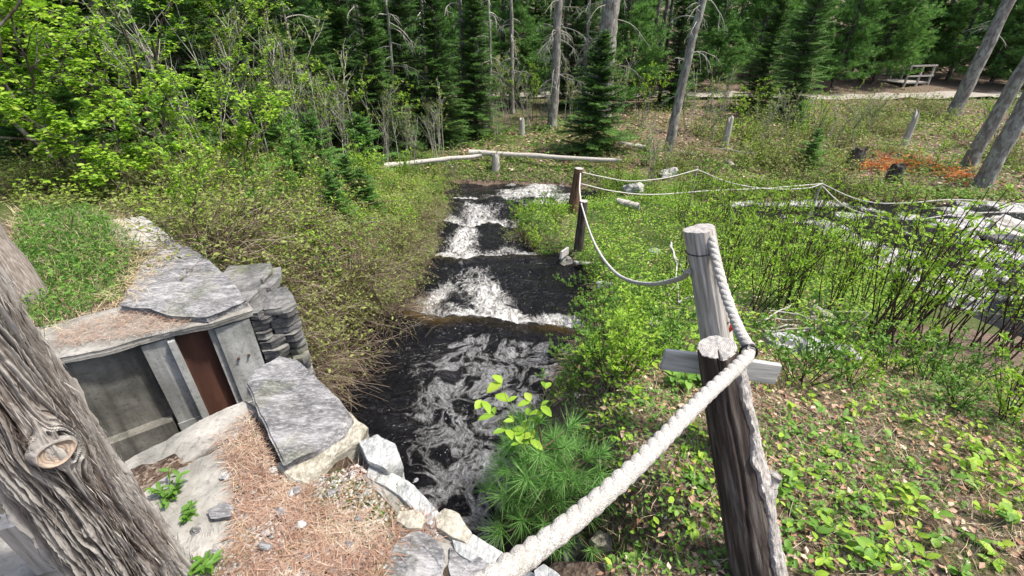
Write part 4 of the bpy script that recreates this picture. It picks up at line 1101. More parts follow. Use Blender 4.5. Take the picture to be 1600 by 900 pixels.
def snag_mesh(seed, h, r0, nb=26, mat='bark_grey', lean=0.0, blen=1.0, beard=500, top=.6, low=.6):
    """bare or lichen-hung trunk with drooping dead branches"""
    R = np.random.default_rng(seed); tr = MB(); lf = MB()
    n = 26; z = np.linspace(-.25, h, n); off = np.cumsum(R.normal(0, .012, (n, 2)), 0)
    tp_ = np.stack([off[:, 0] + lean * z, off[:, 1], z], 1)
    tube(tr, tp_, np.linspace(r0, r0 * top, n) * (1 + .35 * np.exp(-(z + .2) / .2)) * (1 + R.normal(0, .03, n)), 16, .5)
    bt = MB(); Q_ = []
    for k in range(nb):
        zz = R.uniform(low, h); a = R.uniform(0, 2 * math.pi); L = blen * R.uniform(.4, 1.3)
        p0 = np.array([np.interp(zz, z, tp_[:, 0]), np.interp(zz, z, tp_[:, 1]), zz])
        P = limb(p0, (math.cos(a), math.sin(a), R.uniform(-.1, .5)), L, 8, -1.1, .25, R)
        tube(bt, P, np.linspace(.016, .004, 9), 5, R.uniform(.3, 1)); Q_.append(P)
        for q in range(4):
            t = R.uniform(.3, 1); p, dd = along(P, np.array([t])); W = limb(p[0], dd[0] + rdir(1, -1, .5, R)[0], L * R.uniform(.15, .5), 4, -.8, .3, R)
            tube(bt, W, np.linspace(.006, .002, 5), 3, R.uniform(.3, 1)); Q_.append(W)
    if beard and Q_:
        for P in Q_:
            m_ = max(1, beard // len(Q_)); p, dd = along(P, R.uniform(0, 1, m_))
            leaves(lf, p, np.array([0, 0, -1]) + R.normal(size=(m_, 3)) * .25, rdir(m_, -1, 1, R), R.uniform(.04, .16, m_), .12, R.uniform(0, 1, m_), 'needle')
    return tr.mesh('trunk', M[mat], True), (bt.mesh('branches', M['twig_grey'], True) if nb else None), (lf.mesh('lichen', M['lichen']) if beard and nb else None)
M['lichen'] = flat_mat('hanging_lichen', [(.20, .22, .15), (.32, .34, .24), (.42, .44, .34)])

def put(name, meshes, partnames, label, cat, loc, rotz=0, sc=1.0, group=None, tilt=(0, 0)):
    t = thing(name, label, cat, loc, (tilt[0], tilt[1], rotz), sc, group)
    for me, pn in zip(meshes, partnames):
        if me is not None:
            o = obj(pn, me, t)
            if pn in ('foliage', 'crown', 'lichen', 'twigs', 'branches'): o['kind'] = 'stuff'
    return t
def put_px(name, meshes, pn, label, cat, px, py, rotz=None, sc=1.0, group=None, dz=0.0, tilt=(0, 0)):
    p = G(px, py); return put(name, meshes, pn, label, cat, (p[0], p[1], p[2] + dz), rng.uniform(0, 6.28) if rotz is None else rotz, sc, group, tilt)

# ------------------------------------------------------------------ background trees
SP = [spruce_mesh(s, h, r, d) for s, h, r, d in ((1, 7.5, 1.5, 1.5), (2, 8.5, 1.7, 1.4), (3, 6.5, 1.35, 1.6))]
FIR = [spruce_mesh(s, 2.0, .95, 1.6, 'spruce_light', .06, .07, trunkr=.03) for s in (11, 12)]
PN = [pine_mesh(s, h, r) for s, h, r in ((21, 8, 2.3), (22, 9, 2.6))]
TC = ('trunk', 'crown')
LONE = spruce_mesh(4, 3.5, 1.25, 1.9, low=.12, trunkr=.05)
put_px('spruce_tree', LONE, TC, 'small dark spruce standing alone behind the fallen log, centre', 'tree', 925, 238, 1.0)
def spread_trees(name, meshes, spots, labf, cat, group):
    for k, (px, py, sc) in enumerate(spots):
        put_px(name, meshes[k % len(meshes)], TC, labf[k] if isinstance(labf, list) else labf(k), cat, px, py, sc=sc, group=group)
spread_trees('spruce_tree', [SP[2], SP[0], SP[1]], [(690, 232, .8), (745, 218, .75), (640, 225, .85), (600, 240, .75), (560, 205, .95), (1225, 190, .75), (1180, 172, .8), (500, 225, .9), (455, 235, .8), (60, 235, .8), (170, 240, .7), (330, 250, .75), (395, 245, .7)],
    ['dense dark spruce left of the fallen log, fullest of the dark trees', 'dark spruce just left of the lichen-hung trunk, behind the fallen log',
     'dark spruce behind the bare grey saplings left of centre', 'spruce at the left end of the fallen log', 'tall spruce far behind the bare grey saplings', 'dark spruce right of centre whose boughs reach the track',
     'spruce beyond the leaning birch with low boughs over the track', 'dark spruce behind the multi-stemmed pale sapling', 'spruce behind the left bank thicket, next to the grey trunk',
     'spruce at the far left edge behind the lime-leaved saplings', 'spruce behind the lime-leaved maple, on its left', 'spruce behind the lime-leaved maple trunk', 'spruce behind the grey trunk at upper left'], 'tree', 'dark spruces round the stream')
nm = []
spots = [(1300, 138, .8), (1360, 134, .85), (1240, 140, .7), (1480, 128, .8), (1545, 132, .85), (1620, 140, .9), (1110, 140, .7), (1440, 118, .8), (1330, 118, .9), (1580, 118, .9)]
spread_trees('pine_tree', PN, spots, [f'soft blue-green pine beyond the gravel track, {ORD[k]} from the left' for k in np.argsort(np.argsort([s[0] for s in spots]))], 'tree', 'pines beyond the track')
# two deeper rows of conifers closing the view
R3 = np.random.default_rng(5); k = 0
rows = [(24.0, 12), (31, 13), (40, 15)]
for ri, (yy, n) in enumerate(rows):
    for q in range(n):
        x = -yy * 1.25 + (q + R3.uniform(.1, .9)) * (yy * 2.5 / n); y = yy + R3.uniform(-1.5, 1.5)
        if ri == 0 and x > 1: y += 4
        if x > 0 and y < 29: y = 29 + R3.uniform(0, 2)
        mesh_ = (SP + PN)[R3.integers(0, 5)]
        put('conifer_tree', mesh_, TC, f'tall conifer in the {("front", "middle", "back")[ri]} row of the far wood, {ORD[q]} from the left', 'tree', (x, y, gh(x, y) - .1), R3.uniform(0, 6), R3.uniform(.9, 1.25), 'far conifers')
for q, (x, y) in enumerate([(-1.5, 21.5), (.3, 23), (2.6, 22.5), (4.8, 21.8), (7.2, 22.3), (3.8, 27.5), (6.2, 28), (1.2, 27.2), (-2.5, 26), (9.5, 27.5)]):
    put('conifer_tree', (SP[0], PN[0], SP[1], PN[1], SP[2])[q % 5], TC, f'conifer filling the middle distance behind the lichen-hung trunk, {ORD[q]} of the stand', 'tree', (x, y, gh(x, y) - .1), q * 1.3, R3.uniform(.7, .95), 'middle-distance conifers')
# left wall of the wood
for q in range(9):
    x = -5.5 - R3.uniform(0, 3.5) - (q % 3) * 1.5; y = 5.5 + q * 1.15
    put('conifer_tree', SP[q % 3], TC, f'shadowy conifer on the left slope, {ORD[q]} counting away from the camera', 'tree', (x, y + 3, gh(x, y + 3) - .1), R3.uniform(0, 6), R3.uniform(.75, 1.0), 'conifers on the left slope')
# far wood mass
R4 = np.random.default_rng(6); mb = MB(); n = 26000
ang = R4.uniform(-1.0, 1.0, n); rr = R4.uniform(47, 62, n); x = rr * np.sin(ang) * 1.25; y = rr * np.cos(ang); zc = R4.uniform(-1, 9, n) ** 1.0
clump = fbm(x * .35, zc * .5, y * .2, 3, 3); kk = clump > .40
x, y, zc = x[kk], y[kk], zc[kk]; n = len(x); zb = base_h(x, y)
leaves(mb, np.stack([x, y, zb + zc], 1), rdir(n, -.5, .6, R4), rdir(n, -1, 1, R4), R4.uniform(.5, 1.1, n), .45, R4.uniform(0, 1, n), 'quad')
o = obj('far_wood', mb.mesh('far_wood', M['spruce']), kind='stuff'); o['label'] = 'mass of dark conifers closing the far background'; o['category'] = 'wood'

# grey trunks and snags
SN = ('trunk', 'branches', 'lichen')
put_px('dead_tree', snag_mesh(31, 5.5, .19, 46, blen=1.1, beard=2600, low=1.0), SN, 'straight grey trunk hung with lichen beards, left of the lone small spruce', 'tree', 862, 200, 0)
put_px('leaning_tree', snag_mesh(32, 6.5, .15, 22, lean=.0, blen=1.3, beard=500, low=1.4), SN, 'pale grey leaning trunk with drooping bare branches, right of centre', 'tree', 1043, 238, 0, tilt=(0, .05))
put_px('large_trunk_tree', snag_mesh(33, 7, .42, 16, blen=2.0, beard=300, low=2.0), SN, 'thick grey trunk rising behind the small spruce at the top edge', 'tree', 938, 185, 0)
put_px('old_tree', snag_mesh(34, 7, .26, 10, blen=.8, beard=120, low=2.5), SN, 'rough grey trunk with side bough near the track, right', 'tree', 1487, 180, 0, tilt=(0, .03))
put_px('old_tree', snag_mesh(35, 6, .20, 8, blen=.5, beard=80, low=2.5), SN, 'left stem of the double grey trunk at the right edge', 'tree', 1508, 268, 0, tilt=(0, .05))
put_px('old_tree', snag_mesh(36, 6, .22, 8, blen=.5, beard=80, low=2.5), SN, 'right stem of the double grey trunk at the right edge', 'tree', 1533, 292, 0, tilt=(0, .0))
put_px('old_tree', snag_mesh(37, 6, .22, 30, blen=.9, beard=900, low=1.0), SN, 'grey trunk behind the lime-leaved maple at upper left', 'tree', 398, 215, 0)
for k, (px, py, r) in enumerate([(985, 155, .12), (1010, 158, .1), (1020, 150, .13), (1030, 162, .09), (1055, 155, .1), (1195, 120, .16), (1405, 100, .14), (1425, 95, .12), (1450, 100, .15), (785, 165, .12), (880, 150, .12), (1560, 110, .16)]):
    put_px('thin_tree', snag_mesh(40 + k, 6.5, r, 8, 'bark_dark', blen=.6, beard=60, low=2.0), SN, f'thin dark trunk far back near the track, {ORD[[0,0,0,0,0,0,0,0,0,0,0,0][k] if False else int(np.argsort(np.argsort([985,1010,1020,1030,1055,1195,1405,1425,1450,785,880,1560]))[k])]} from the left', 'tree', px, py, 0, group='thin trunks near the track')
# broken stubs
def stub(px, py, pt, r, mat, label):
    p = G(px, py); t = thing('broken_snag', label, 'stump', p)
    h = (py - pt) * (p[1] / ray(px, py)[1]) / FOC * .93
    mb = MB(); n = 14; th = np.arange(n) / n * 2 * math.pi; rows = 8; V = []
    for q in range(rows):
        f = q / (rows - 1); rr = r * (1 - .25 * f) * (1 + .12 * vnoise(np.cos(th) * 2 + 4, np.sin(th) * 2 + 4, f * 4, px))
        V.append(np.stack([rr * np.cos(th), rr * np.sin(th), np.full(n, -.1 + (h + .1) * f) + (f == 1) * (vnoise(np.cos(th) * 4 + 4, np.sin(th) * 4 + 4, 0, px + 1) - .6) * h * .45], 1))
    mb.add(np.concatenate(V), [grid_faces(n, rows, True), (np.arange(n) + (rows - 1) * n)[None, :]])
    obj('shaft', mb.mesh('shaft', mat, False), t); return t
stub(1411, 230, 178, .11, M['wood_white'], 'white splintered snag standing on the far bank, right')
stub(1131, 232, 184, .12, M['wood_grey'], 'grey splintered snag right of the leaning trunk')
stub(815, 214, 188, .12, M['wood_grey'], 'short grey stub behind the fallen log')
stub(1332, 264, 232, .26, M['bark_dark'], 'charred black stump beside the orange brush')
stub(1395, 282, 256, .22, M['bark_dark'], 'low dark stump in front of the orange brush')

# fallen logs
def log(p0, p1, r0, r1, mat, label, seed, bend=.1, name='fallen_log', cat='log'):
    R = np.random.default_rng(seed); p0 = np.array(p0); p1 = np.array(p1); t = thing(name, label, cat, p0)
    n = 16; f = np.linspace(0, 1, n)[:, None]; P = (p1 - p0) * f + np.c_[np.zeros(n), np.cumsum(R.normal(0, bend * .12, n)), .4 * np.cumsum(R.normal(0, bend * .12, n))]
    mb = MB(); tube(mb, P, np.linspace(r0, r1, n) * (1 + R.normal(0, .05, n)), 14, .5, cap=True); obj('stem', mb.mesh('stem', mat, True), t)
    return t, P + p0
def dl(px, py, z): return U(px, py, z)
lg, LP = log(dl(733, 238, -1.95), dl(972, 251, -1.95), .085, .06, M['wood_white'], 'long pale barkless log lying across beyond the stream end', 1)
log(dl(600, 259, -1.75), dl(752, 243, -1.80), .07, .055, M['wood_white'], 'pale log on the left, its end under the long barkless log', 2)
log(dl(968, 225, -2.0), dl(1010, 232, -2.1), .09, .09, M['wood_white'], 'short pale log right of the small spruce', 3)
log(dl(1060, 238, -2.1), dl(1100, 243, -2.1), .08, .07, M['wood_grey'], 'short grey log at the foot of the leaning trunk', 4)
log(dl(1135, 251, -2.15), dl(1146, 260, -2.15), .09, .09, M['wood_white'], 'stubby pale log end by the river bank', 5)
for sp in ((965, 316, 1000, 325, -1.93),):
    log(dl(sp[0], sp[1], sp[4]), dl(sp[2], sp[3], sp[4]), .08, .08, M['wood_white'], 'short pale log with a cut orange end in the grass', 6)
st_ = stub(775, 270, 246, .13, M['wood_white'], 'pale stump with spread roots under the long log')

# footbridge with railings beyond the track
def bx(mb, a, b):
    x0, y0, z0 = a; x1, y1, z1 = b
    v = [(x0, y0, z0), (x1, y0, z0), (x1, y1, z0), (x0, y1, z0), (x0, y0, z1), (x1, y0, z1), (x1, y1, z1), (x0, y1, z1)]
    mb.add(v, np.array([[0, 3, 2, 1], [4, 5, 6, 7], [0, 1, 5, 4], [1, 2, 6, 5], [2, 3, 7, 6], [3, 0, 4, 7]]))
p = G(1427, 137); fb = thing('footbridge', 'small grey wooden footbridge with open railings beyond the track', 'footbridge', p, (0, 0, .25))
for k in range(9):
    mb = MB(); bx(mb, (-.85 + k * .19, -.1, .12), (-.68 + k * .19, 1.5, .16)); obj('deck_board', mb.mesh('deck_board', M['wood_grey']), fb)
for yy in (-.1, 1.5):
    for xx_ in (-.85, 0, .8):
        mb = MB(); bx(mb, (xx_, yy, -.2), (xx_ + .08, yy + .08, 1.0)); obj('railing_post', mb.mesh('railing_post', M['wood_white']), fb)
    for zz in (.45, .95):
        mb = MB(); bx(mb, (-.9, yy - .04, zz), (.93, yy - .003, zz + .08)); obj('rail', mb.mesh('rail', M['wood_white']), fb)

# ------------------------------------------------------------------ orange dead brush on the far right bank
def orange_brush(px, py, R0, seed, label):
    R = np.random.default_rng(seed); st = MB(); lf = MB()
    for k in range(60):
        P = limb((R.normal() * R0 * .4, R.normal() * .2, 0), (R.normal(), R.normal() * .5, R.uniform(.05, .6)), R0 * R.uniform(.5, 1.2), 5, -.5, .3, R)
        tube(st, P, np.linspace(.006, .002, 6), 3, R.uniform())
        m_ = 70; p, dd = along(P, R.uniform(.1, 1, m_)); leaves(lf, p, dd + rdir(m_, -.3, 1, R) * .9, rdir(m_, -1, 1, R), R.uniform(.03, .07, m_), .25, R.uniform(0, 1, m_), 'needle')
    p = G(px, py); t = thing('dead_brush', label, 'brush', (p[0], p[1], max(p[2], -2.5) + .12)); o = obj('twigs', st.mesh('twigs', M['twig']), t); o['kind'] = 'stuff'
    o = obj('dry_needles', lf.mesh('dry_needles', M['orange']), t); o['kind'] = 'stuff'
orange_brush(1362, 268, .6, 1, 'heap of orange dead needles right of the charred stump')
orange_brush(1412, 262, .75, 2, 'largest heap of orange dead brush, above the low dark stump')
orange_brush(1485, 278, .7, 3, 'orange dead brush at the foot of the double grey trunk')

# ------------------------------------------------------------------ left side shrubs and saplings
BUSH = [bush_mesh(50 + k, .5, .60, 120, 1900, .040) for k in range(3)]
HANG = [bush_mesh(60 + k, .45, .66, 230, 1300, .042, hang=.5, leafmat='olive') for k in range(3)]
LIMEB = [bush_mesh(70 + k, .45, .55, 120, 1300, .032, 'lime', kind='oval') for k in range(2)]
TF = ('twigs', 'foliage')
spots = []
R5 = np.random.default_rng(9)
bush_rows = [((330, 372), (415, 395), (480, 372), (540, 352), (600, 335), (655, 318)),
             ((300, 340), (370, 345), (440, 335), (500, 320), (560, 308), (615, 300), (670, 292)),
             ((250, 305), (330, 300), (410, 300), (480, 292), (550, 282), (620, 275), (690, 275)),
             ((60, 300), (130, 292), (200, 285), (275, 275), (350, 270), (420, 268), (490, 262), (560, 262))]
rn = ['the row along the bank edge', 'the second row up the left bank', 'the third row up the left bank', 'the back row of the left bank']
for ri, row in enumerate(bush_rows):
    for q, (px, py) in enumerate(row):
        put_px('bank_bush', (BUSH + LIMEB)[R5.integers(0, 5)], TF, f'olive-leaved twiggy bush in {rn[ri]}, {ORD[q]} from the left', 'bush', px, py, sc=R5.uniform(.85, 1.3) * (.8 if ri == 0 else 1), group='bushes on the left bank')
# overhanging dead-twig bushes: positions on the bank in world space
for q, (x, y, s) in enumerate([(-2.15, 3.2, .95), (-2.3, 3.6, 1.1), (-2.2, 4.0, 1.1), (-1.95, 4.4, 1.0), (-1.8, 4.8, .9), (-1.65, 5.3, .8), (-1.6, 5.9, .75), (-1.55, 6.6, .7), (-1.65, 7.4, .7), (-1.7, 8.2, .7), (-1.7, 9.0, .7), (-2.5, 3.5, 1.1), (-2.75, 4.3, 1.1), (-2.45, 4.9, 1.0), (-2.05, 3.75, .9), (-1.85, 4.6, .8)]):
    put('hanging_bush', HANG[q % 3], TF, f'brown twiggy bush drooping over the left water edge, {ORD[q]} counting away from the stone pier' if q < 11 else f'brown twiggy bush on the slope behind the drooping edge, {ORD[q-11]} of five', 'bush', (x, y, gh(x, y) + .08), R5.uniform(-.6, .2), s, 'drooping bushes over the stream')
spread_trees('young_fir', FIR, [(530, 345, .30), (500, 268, .6), (455, 262, .5), (575, 270, .65), (60, 262, .6), (150, 270, .5), (1262, 262, .55), (1240, 205, .5)],
    ['bright green young fir poking from the left bank bushes', 'young fir below the pale multi-stemmed sapling', 'small bright fir left of the pale multi-stemmed sapling', 'young fir with flat boughs at the left end of the pale log',
     'young fir in the undergrowth at far left', 'small fir under the lime-leaved saplings', 'olive young fir among the shrubs near the river, right', 'young fir in front of the track, right of centre'], 'tree', 'young firs')
# pale multi-stem saplings
SAP = [shrub_mesh(80 + k, 2.6, 5, .22, .045, 420, 9, 'lime_pale', 'twig_grey', .3, .014, curl=.1, kind='diamond') for k in range(3)]
SF = ('stems', 'foliage')
for q, (px, py, s, lb) in enumerate([(470, 262, 1.0, 'pale multi-stemmed sapling with sparse leaves, in the middle of the left thicket'), (515, 260, .9, 'pale sapling just right of the multi-stemmed one'), (545, 262, .75, 'low pale sapling nearest the left log end'),
        (415, 262, .9, 'pale sapling left of the multi-stemmed one'), (650, 268, .8, 'bare twiggy sapling at the left end of the pale log'), (685, 262, .7, 'bare twiggy sapling beside the stream end'), (700, 300, .55, 'thin leafless whip at the stream edge'),
        (340, 262, 1.1, 'tall thin sapling in front of the grey trunk'), (610, 262, .75, 'thin sapling in front of the dark spruces'), (300, 265, .8, 'thin sapling beside the lime maple'), (780, 215, .8, 'thin bare sapling behind the fallen log'), (820, 210, .9, 'bare sapling left of the lichen-hung trunk'), (845, 205, .8, 'bare sapling at the foot of the lichen-hung trunk'), (1000, 205, .6, 'thin sapling right of the lone spruce')]):
    put_px('sapling', SAP[q % 3], SF, lb, 'sapling', px, py, sc=s)
# lime-leaved maple
def maple(seed, base, tips, label, nleaf=2600, r0=.05, leafL=.06):
    R = np.random.default_rng(seed); st = MB(); lf = MB(); b0 = np.array(base); segs = []
    def grow(p, d, L, r, lev):
        P = limb(p, d, L, 7, .25, .45, R); tube(st, P, np.linspace(r, r * .5, 8), 7 if lev < 2 else 4, R.uniform(.2, .7)); segs.append((P, lev))
        if lev < 3:
            for q in range((4, 5, 4)[lev]):
                t = R.uniform(.25, 1); pp, dd = along(P, np.array([t])); a = rdir(1, -.1, .6, R)[0]
                grow(pp[0], dd[0] * .7 + a * .95, L * R.uniform(.45, .72), r * .48, lev + 1)
    for d in tips: grow(np.zeros(3) - [0, 0, .1], d, float(np.linalg.norm(d)), r0, 0)
    tw = [P for P, l in segs if l >= 2]; T_ = np.array(tw); n = nleaf // 4
    k = R.integers(0, len(tw), n); t = R.uniform(.3, 1, n) * 7; i = np.minimum(t.astype(int), 6); w = (t - i)[:, None]; p = T_[k, i] * (1 - w) + T_[k, i + 1] * w
    p = np.repeat(p, 4, 0) + R.normal(size=(n * 4, 3)) * .015; m_ = len(p)
    leaves(lf, p, rdir(m_, -.25, .5, R), np.array([0, 0, 1]) + R.normal(size=(m_, 3)) * .35, leafL * 1.1 * R.uniform(.5, 1.2, m_), .6, np.clip(np.repeat(R.normal(.5, .2, n), 4) + R.normal(0, .1, m_), 0, 1), 'oval')
    t = thing('maple_tree', label, 'tree', b0); obj('branches', st.mesh('branches', M['bark_dark'], True), t); o = obj('foliage', lf.mesh('foliage', M['lime']), t); o['kind'] = 'stuff'
b = G(258, 262)
maple(3, b, [(.5, -.1, 2.0), (-.9, -.4, 1.5), (-.3, -.7, 1.1)], 'lime-leaved maple with a dark forked stem, upper left', 8200)
b = G(120, 285); maple(4, b, [(.3, -.2, 1.8), (-.6, -.1, 1.4)], 'lime-leaved sapling at the left, with bare whips crossing it', 5200, .03)
b = G(420, 255); maple(5, b, [(.2, -.1, 2.3), (-.3, .2, 2.0)], 'pale lime sapling with its crown at the top edge, left of the spruces', 4200, .03, .05)
b = G(330, 292); maple(6, b, [(.3, -.1, .9), (-.4, -.2, .8)], 'low lime-leaved sapling under the maple fork', 3400, .02, .05)
b = G(210, 300); maple(8, b, [(.3, -.1, .7), (-.4, -.2, .7)], 'low lime-leaved sapling left of the maple fork', 3400, .02, .05)

# second trunk, left edge
s2 = snag_mesh(77, 4.0, .125, 0, 'bark_cedar', 0, 0, 0, .7)
t = put('cedar_tree', (s2[0],), ('trunk',), 'second furrowed cedar trunk rising from the grass at the left edge', 'tree', (-3.28, 2.62, .0), 0)

# ------------------------------------------------------------------ right side shrubs
MEAD = [shrub_mesh(90 + k, 1.25, 9, .34, .046, 430, 4, 'lime', 'twig_dark', .22, .006, kind='diamond', wr=.48) for k in range(4)]
LOWS = [shrub_mesh(96 + k, .5, 12, .8, .034, 700, 3, 'green', 'twig_dark', .15, .004, kind='diamond') for k in range(2)] + [shrub_mesh(99, .5, 12, .8, .034, 700, 3, 'lime', 'twig_dark', .15, .004, kind='diamond')]
BIG = [shrub_mesh(101 + k, 1.45, 8, .36, .048, 480, 5, 'lime', 'twig_dark', .22, .0075, lean=(.04, .0), wr=.5, curl=.35) for k in range(2)]
rows_ = {'front': [], 'middle': [], 'back': [], 'farthest': []}
for nm_, ys_, xs_ in (('front', 492, np.linspace(1130, 1330, 6)), ('middle', 440, np.linspace(1070, 1370, 9)), ('back', 392, np.linspace(1080, 1400, 10)), ('farthest', 352, np.linspace(1060, 1330, 9))):
    for q, x_ in enumerate(xs_):
        put_px('meadow_shrub', MEAD[R5.integers(0, 4)], SF, f'upright lime-leaved shrub in the {nm_} row of the meadow, {ORD[q]} from the left', 'shrub', x_ + R5.uniform(-14, 14), ys_ + R5.uniform(-10, 10), sc=R5.uniform(.8, 1.15), group='shrubs in the meadow')
for q, (px, py, s, lb) in enumerate([(1355, 535, .95, 'tall dark-stemmed shrub fanning right from the twig pile, leftmost of its clump'), (1400, 540, 1.0, 'tall dark-stemmed shrub in the middle of the right clump'), (1375, 510, .9, 'tall dark-stemmed shrub at the back of the right clump'),
        (1470, 540, .9, 'tall dark-stemmed shrub leaning out over the river, right of the clump'), (1560, 560, .9, 'large-leaved shrub at the right edge above the river'), (1600, 620, .8, 'leafy shrub at the right edge, nearest the camera'), (1430, 500, .8, 'dark-stemmed shrub behind the right clump, against the water'), (1500, 480, .8, 'airy lime shrub standing against the pale river, far right'), (1560, 500, .85, 'airy lime shrub by the river at the right edge'), (1340, 440, .75, 'dark-stemmed shrub between the meadow and the river'), (1385, 470, .8, 'airy lime shrub on the river brink, left of the tall clump'), (1440, 545, .8, 'airy lime shrub in front of the tall clump'), (1520, 545, .85, 'airy lime shrub between the tall clump and the right edge'), (1585, 545, .85, 'lime shrub cut by the right edge, above the slope')]):
    put_px('tall_shrub', BIG[q % 2], SF, lb, 'shrub', px, py, rotz=R5.uniform(-.4, .4), sc=s)
low = [(925, 500, 'front'), (960, 470, ''), (990, 520, ''), (940, 560, ''), (900, 460, ''), (985, 590, ''), (1040, 520, ''), (895, 610, ''), (1060, 470, ''), (1250, 600, ''), (1330, 600, ''), (1450, 600, ''), (1520, 590, ''), (1570, 660, ''), (1500, 640, ''), (1010, 480, ''), (930, 440, ''), (1390, 580, '')]
lowl = sorted(range(len(low)), key=lambda i: low[i][0])
low += [(a, b, '') for a, b in ((915, 545), (945, 530), (975, 545), (1010, 560), (1030, 540), (905, 485), (890, 520), (965, 500), (1000, 500), (1025, 470), (985, 445), (955, 415), (935, 475), (920, 590), (955, 600), (885, 570), (1045, 560), (1300, 530), (1270, 575), (1420, 560))]
lowl = sorted(range(len(low)), key=lambda i: low[i][0])
ORDX = ORD + ['twenty-' + o_ for o_ in ORD[:9]]
for q, (px, py, _) in enumerate(low):
    side = 'between the stream and the leaning post' if px < 1100 else 'on the slope right of the posts'
    idx = [i for i in lowl if (low[i][0] < 1100) == (px < 1100)].index(q)
    put_px('low_shrub', LOWS[q % 3] if px < 1100 else LOWS[(q + 1) % 3], SF, f'knee-high leafy shrub {side}, {ORDX[idx]} from the left', 'shrub', px, py, sc=R5.uniform(.6, .95), group='low shrubs on the right bank')
# riverside and far-bank brush
FB = [(820, 372), (812, 345), (835, 330), (1010, 262), (1060, 262), (1100, 280), (1160, 262), (1210, 262), (1250, 240), (1300, 262), (1195, 235), (1330, 225), (1290, 205), (1350, 195), (1230, 280), (1290, 290), (1385, 235), (1470, 240), (1560, 240), (1010, 240), (960, 262), (1480, 300), (1570, 300), (1090, 215), (1160, 210), (780, 230), (840, 240), (1400, 205)]
fo = np.argsort(np.argsort([a[0] for a in FB]))
for q, (px, py) in enumerate(FB):
    put_px('brush_clump', (LIMEB + BUSH + LOWS)[R5.integers(0, 8)], TF, f'pale green brush clump {"at the stream edge" if py > 320 else "along the far bank"}, number {fo[q]+1} from the left' if False else f'pale green brush {"at the right stream edge" if py > 320 else "along the far bank"}, {(ORD + ["twenty-" + o_ for o_ in ORD[:9]])[fo[q]]} from the left', 'brush', px, py, sc=R5.uniform(.9, 1.5) * (1.0 if py < 300 else .5), group='brush along the banks')
for q, (x, y, sc_) in enumerate([(.62, 7.15, .9), (.42, 7.6, 1.0), (.32, 8.1, 1.0), (.22, 8.6, 1.0), (.2, 9.2, 1.1), (.25, 9.8, 1.1), (.4, 10.4, 1.1), (.9, 8.6, 1.0), (.8, 9.6, 1.1), (1.15, 6.5, .7)]):
    put('stream_shrub', LOWS[(q * 2) % 3], SF, f'green shrub hanging over the right stream edge, {ORD[q]} counting away', 'shrub', (x, y, gh(x, y)), q * 1.1, sc_, 'shrubs on the right stream edge')
for q, (x, y, sc_) in enumerate([(-1.75, 5.4, .7), (-1.7, 6.1, .8), (-1.65, 6.8, .8), (-1.75, 7.6, .8), (-1.8, 8.4, .8), (-1.8, 9.2, .9), (-1.8, 10.0, .9), (-1.8, 10.9, 1.0), (-2.0, 11.8, 1.0), (-2.3, 6.5, 1.0), (-2.3, 8.0, 1.0), (-2.4, 9.5, 1.0), (-2.5, 11, 1.1), (-2.7, 5.6, .9), (-2.5, 12.4, 1.0)]):
    put('stream_shrub', (LOWS[q % 3], BUSH[q % 3])[q % 2], SF, f'leafy shrub on the left stream edge, {ORD[q]} counting away', 'shrub', (x, y, gh(x, y)), q * 1.3, sc_, 'shrubs on the left stream edge')
# slim sapling in front of the far ropes
put_px('sapling', SAP[1], SF, 'slim young sapling with lime tips standing before the far ropes', 'sapling', 1022, 292, sc=.75)

# ------------------------------------------------------------------ white pine sapling beside the rope
def tuft_mesh(seed, n=60, L=.125):
    R = np.random.default_rng(seed); mb = MB()
    t = R.uniform(0, 1, n); p = np.stack([np.zeros(n), np.zeros(n), t * .05], 1)
    d = rdir(n, -.05, .95, R) + np.array([0, 0, .25])
    leaves(mb, p, d, rdir(n, -1, 1, R), L * R.uniform(.75, 1.1, n), .028, np.clip(R.normal(.62, .25, n), 0, 1), 'needle')
    tube(mb, [(0, 0, -.02), (0, 0, .055)], [.003, .002], 5, .1)
    return mb.mesh('needle_tuft', M['pine_near'])
TU = [tuft_mesh(s) for s in range(5)]
bp = np.array([.19, 1.45, -.62])
wp = thing('pine_sapling', 'bright green white pine sapling with long needles, beside the thick rope', 'tree', bp)
R6 = np.random.default_rng(14); smb = MB(); tops = []
for (tx, ty, h_, dx) in ((0, 0, .78, -.02), (.16, .04, .66, .10), (-.10, .0, .58, -.07)):
    P = limb((tx * .3, ty * .3, -.1), (dx, -.03, 1), h_, 8, 0, .08, R6); tube(smb, P, np.linspace(.011, .004, 9), 6, .4)
    tops.append((P[-1], np.array([0, 0, 1.0])))
    for wh in (.22, .42, .62, .82):
        for q in range(5):
            a = q * 1.05 + R6.uniform(-.3, .3) + wh * 3; p, dd = along(P, np.array([wh])); L = (.30 * (1.05 - wh) + .06)
            Q = limb(p[0], (math.cos(a), math.sin(a), .45), L, 5, .35, .1, R6); tube(smb, Q, np.linspace(.005, .003, 6), 5, .4)
            tops.append((Q[-1], Q[-1] - Q[-2])); pp, d2 = along(Q, np.array([.45, .72]))
            for j in range(1): tops.append((pp[j], d2[j] + R6.normal(size=3) * .25))
obj('stem', smb.mesh('stem', M['twig'], True), wp)
for k, (p, d) in enumerate(tops):
    o = obj('needle_tuft', TU[k % 5], wp); o.location = p; o.rotation_euler = Vector(d).to_track_quat('Z', 'Y').to_euler(); s_ = R6.uniform(.75, 1.05); o.scale = (s_, s_, s_)

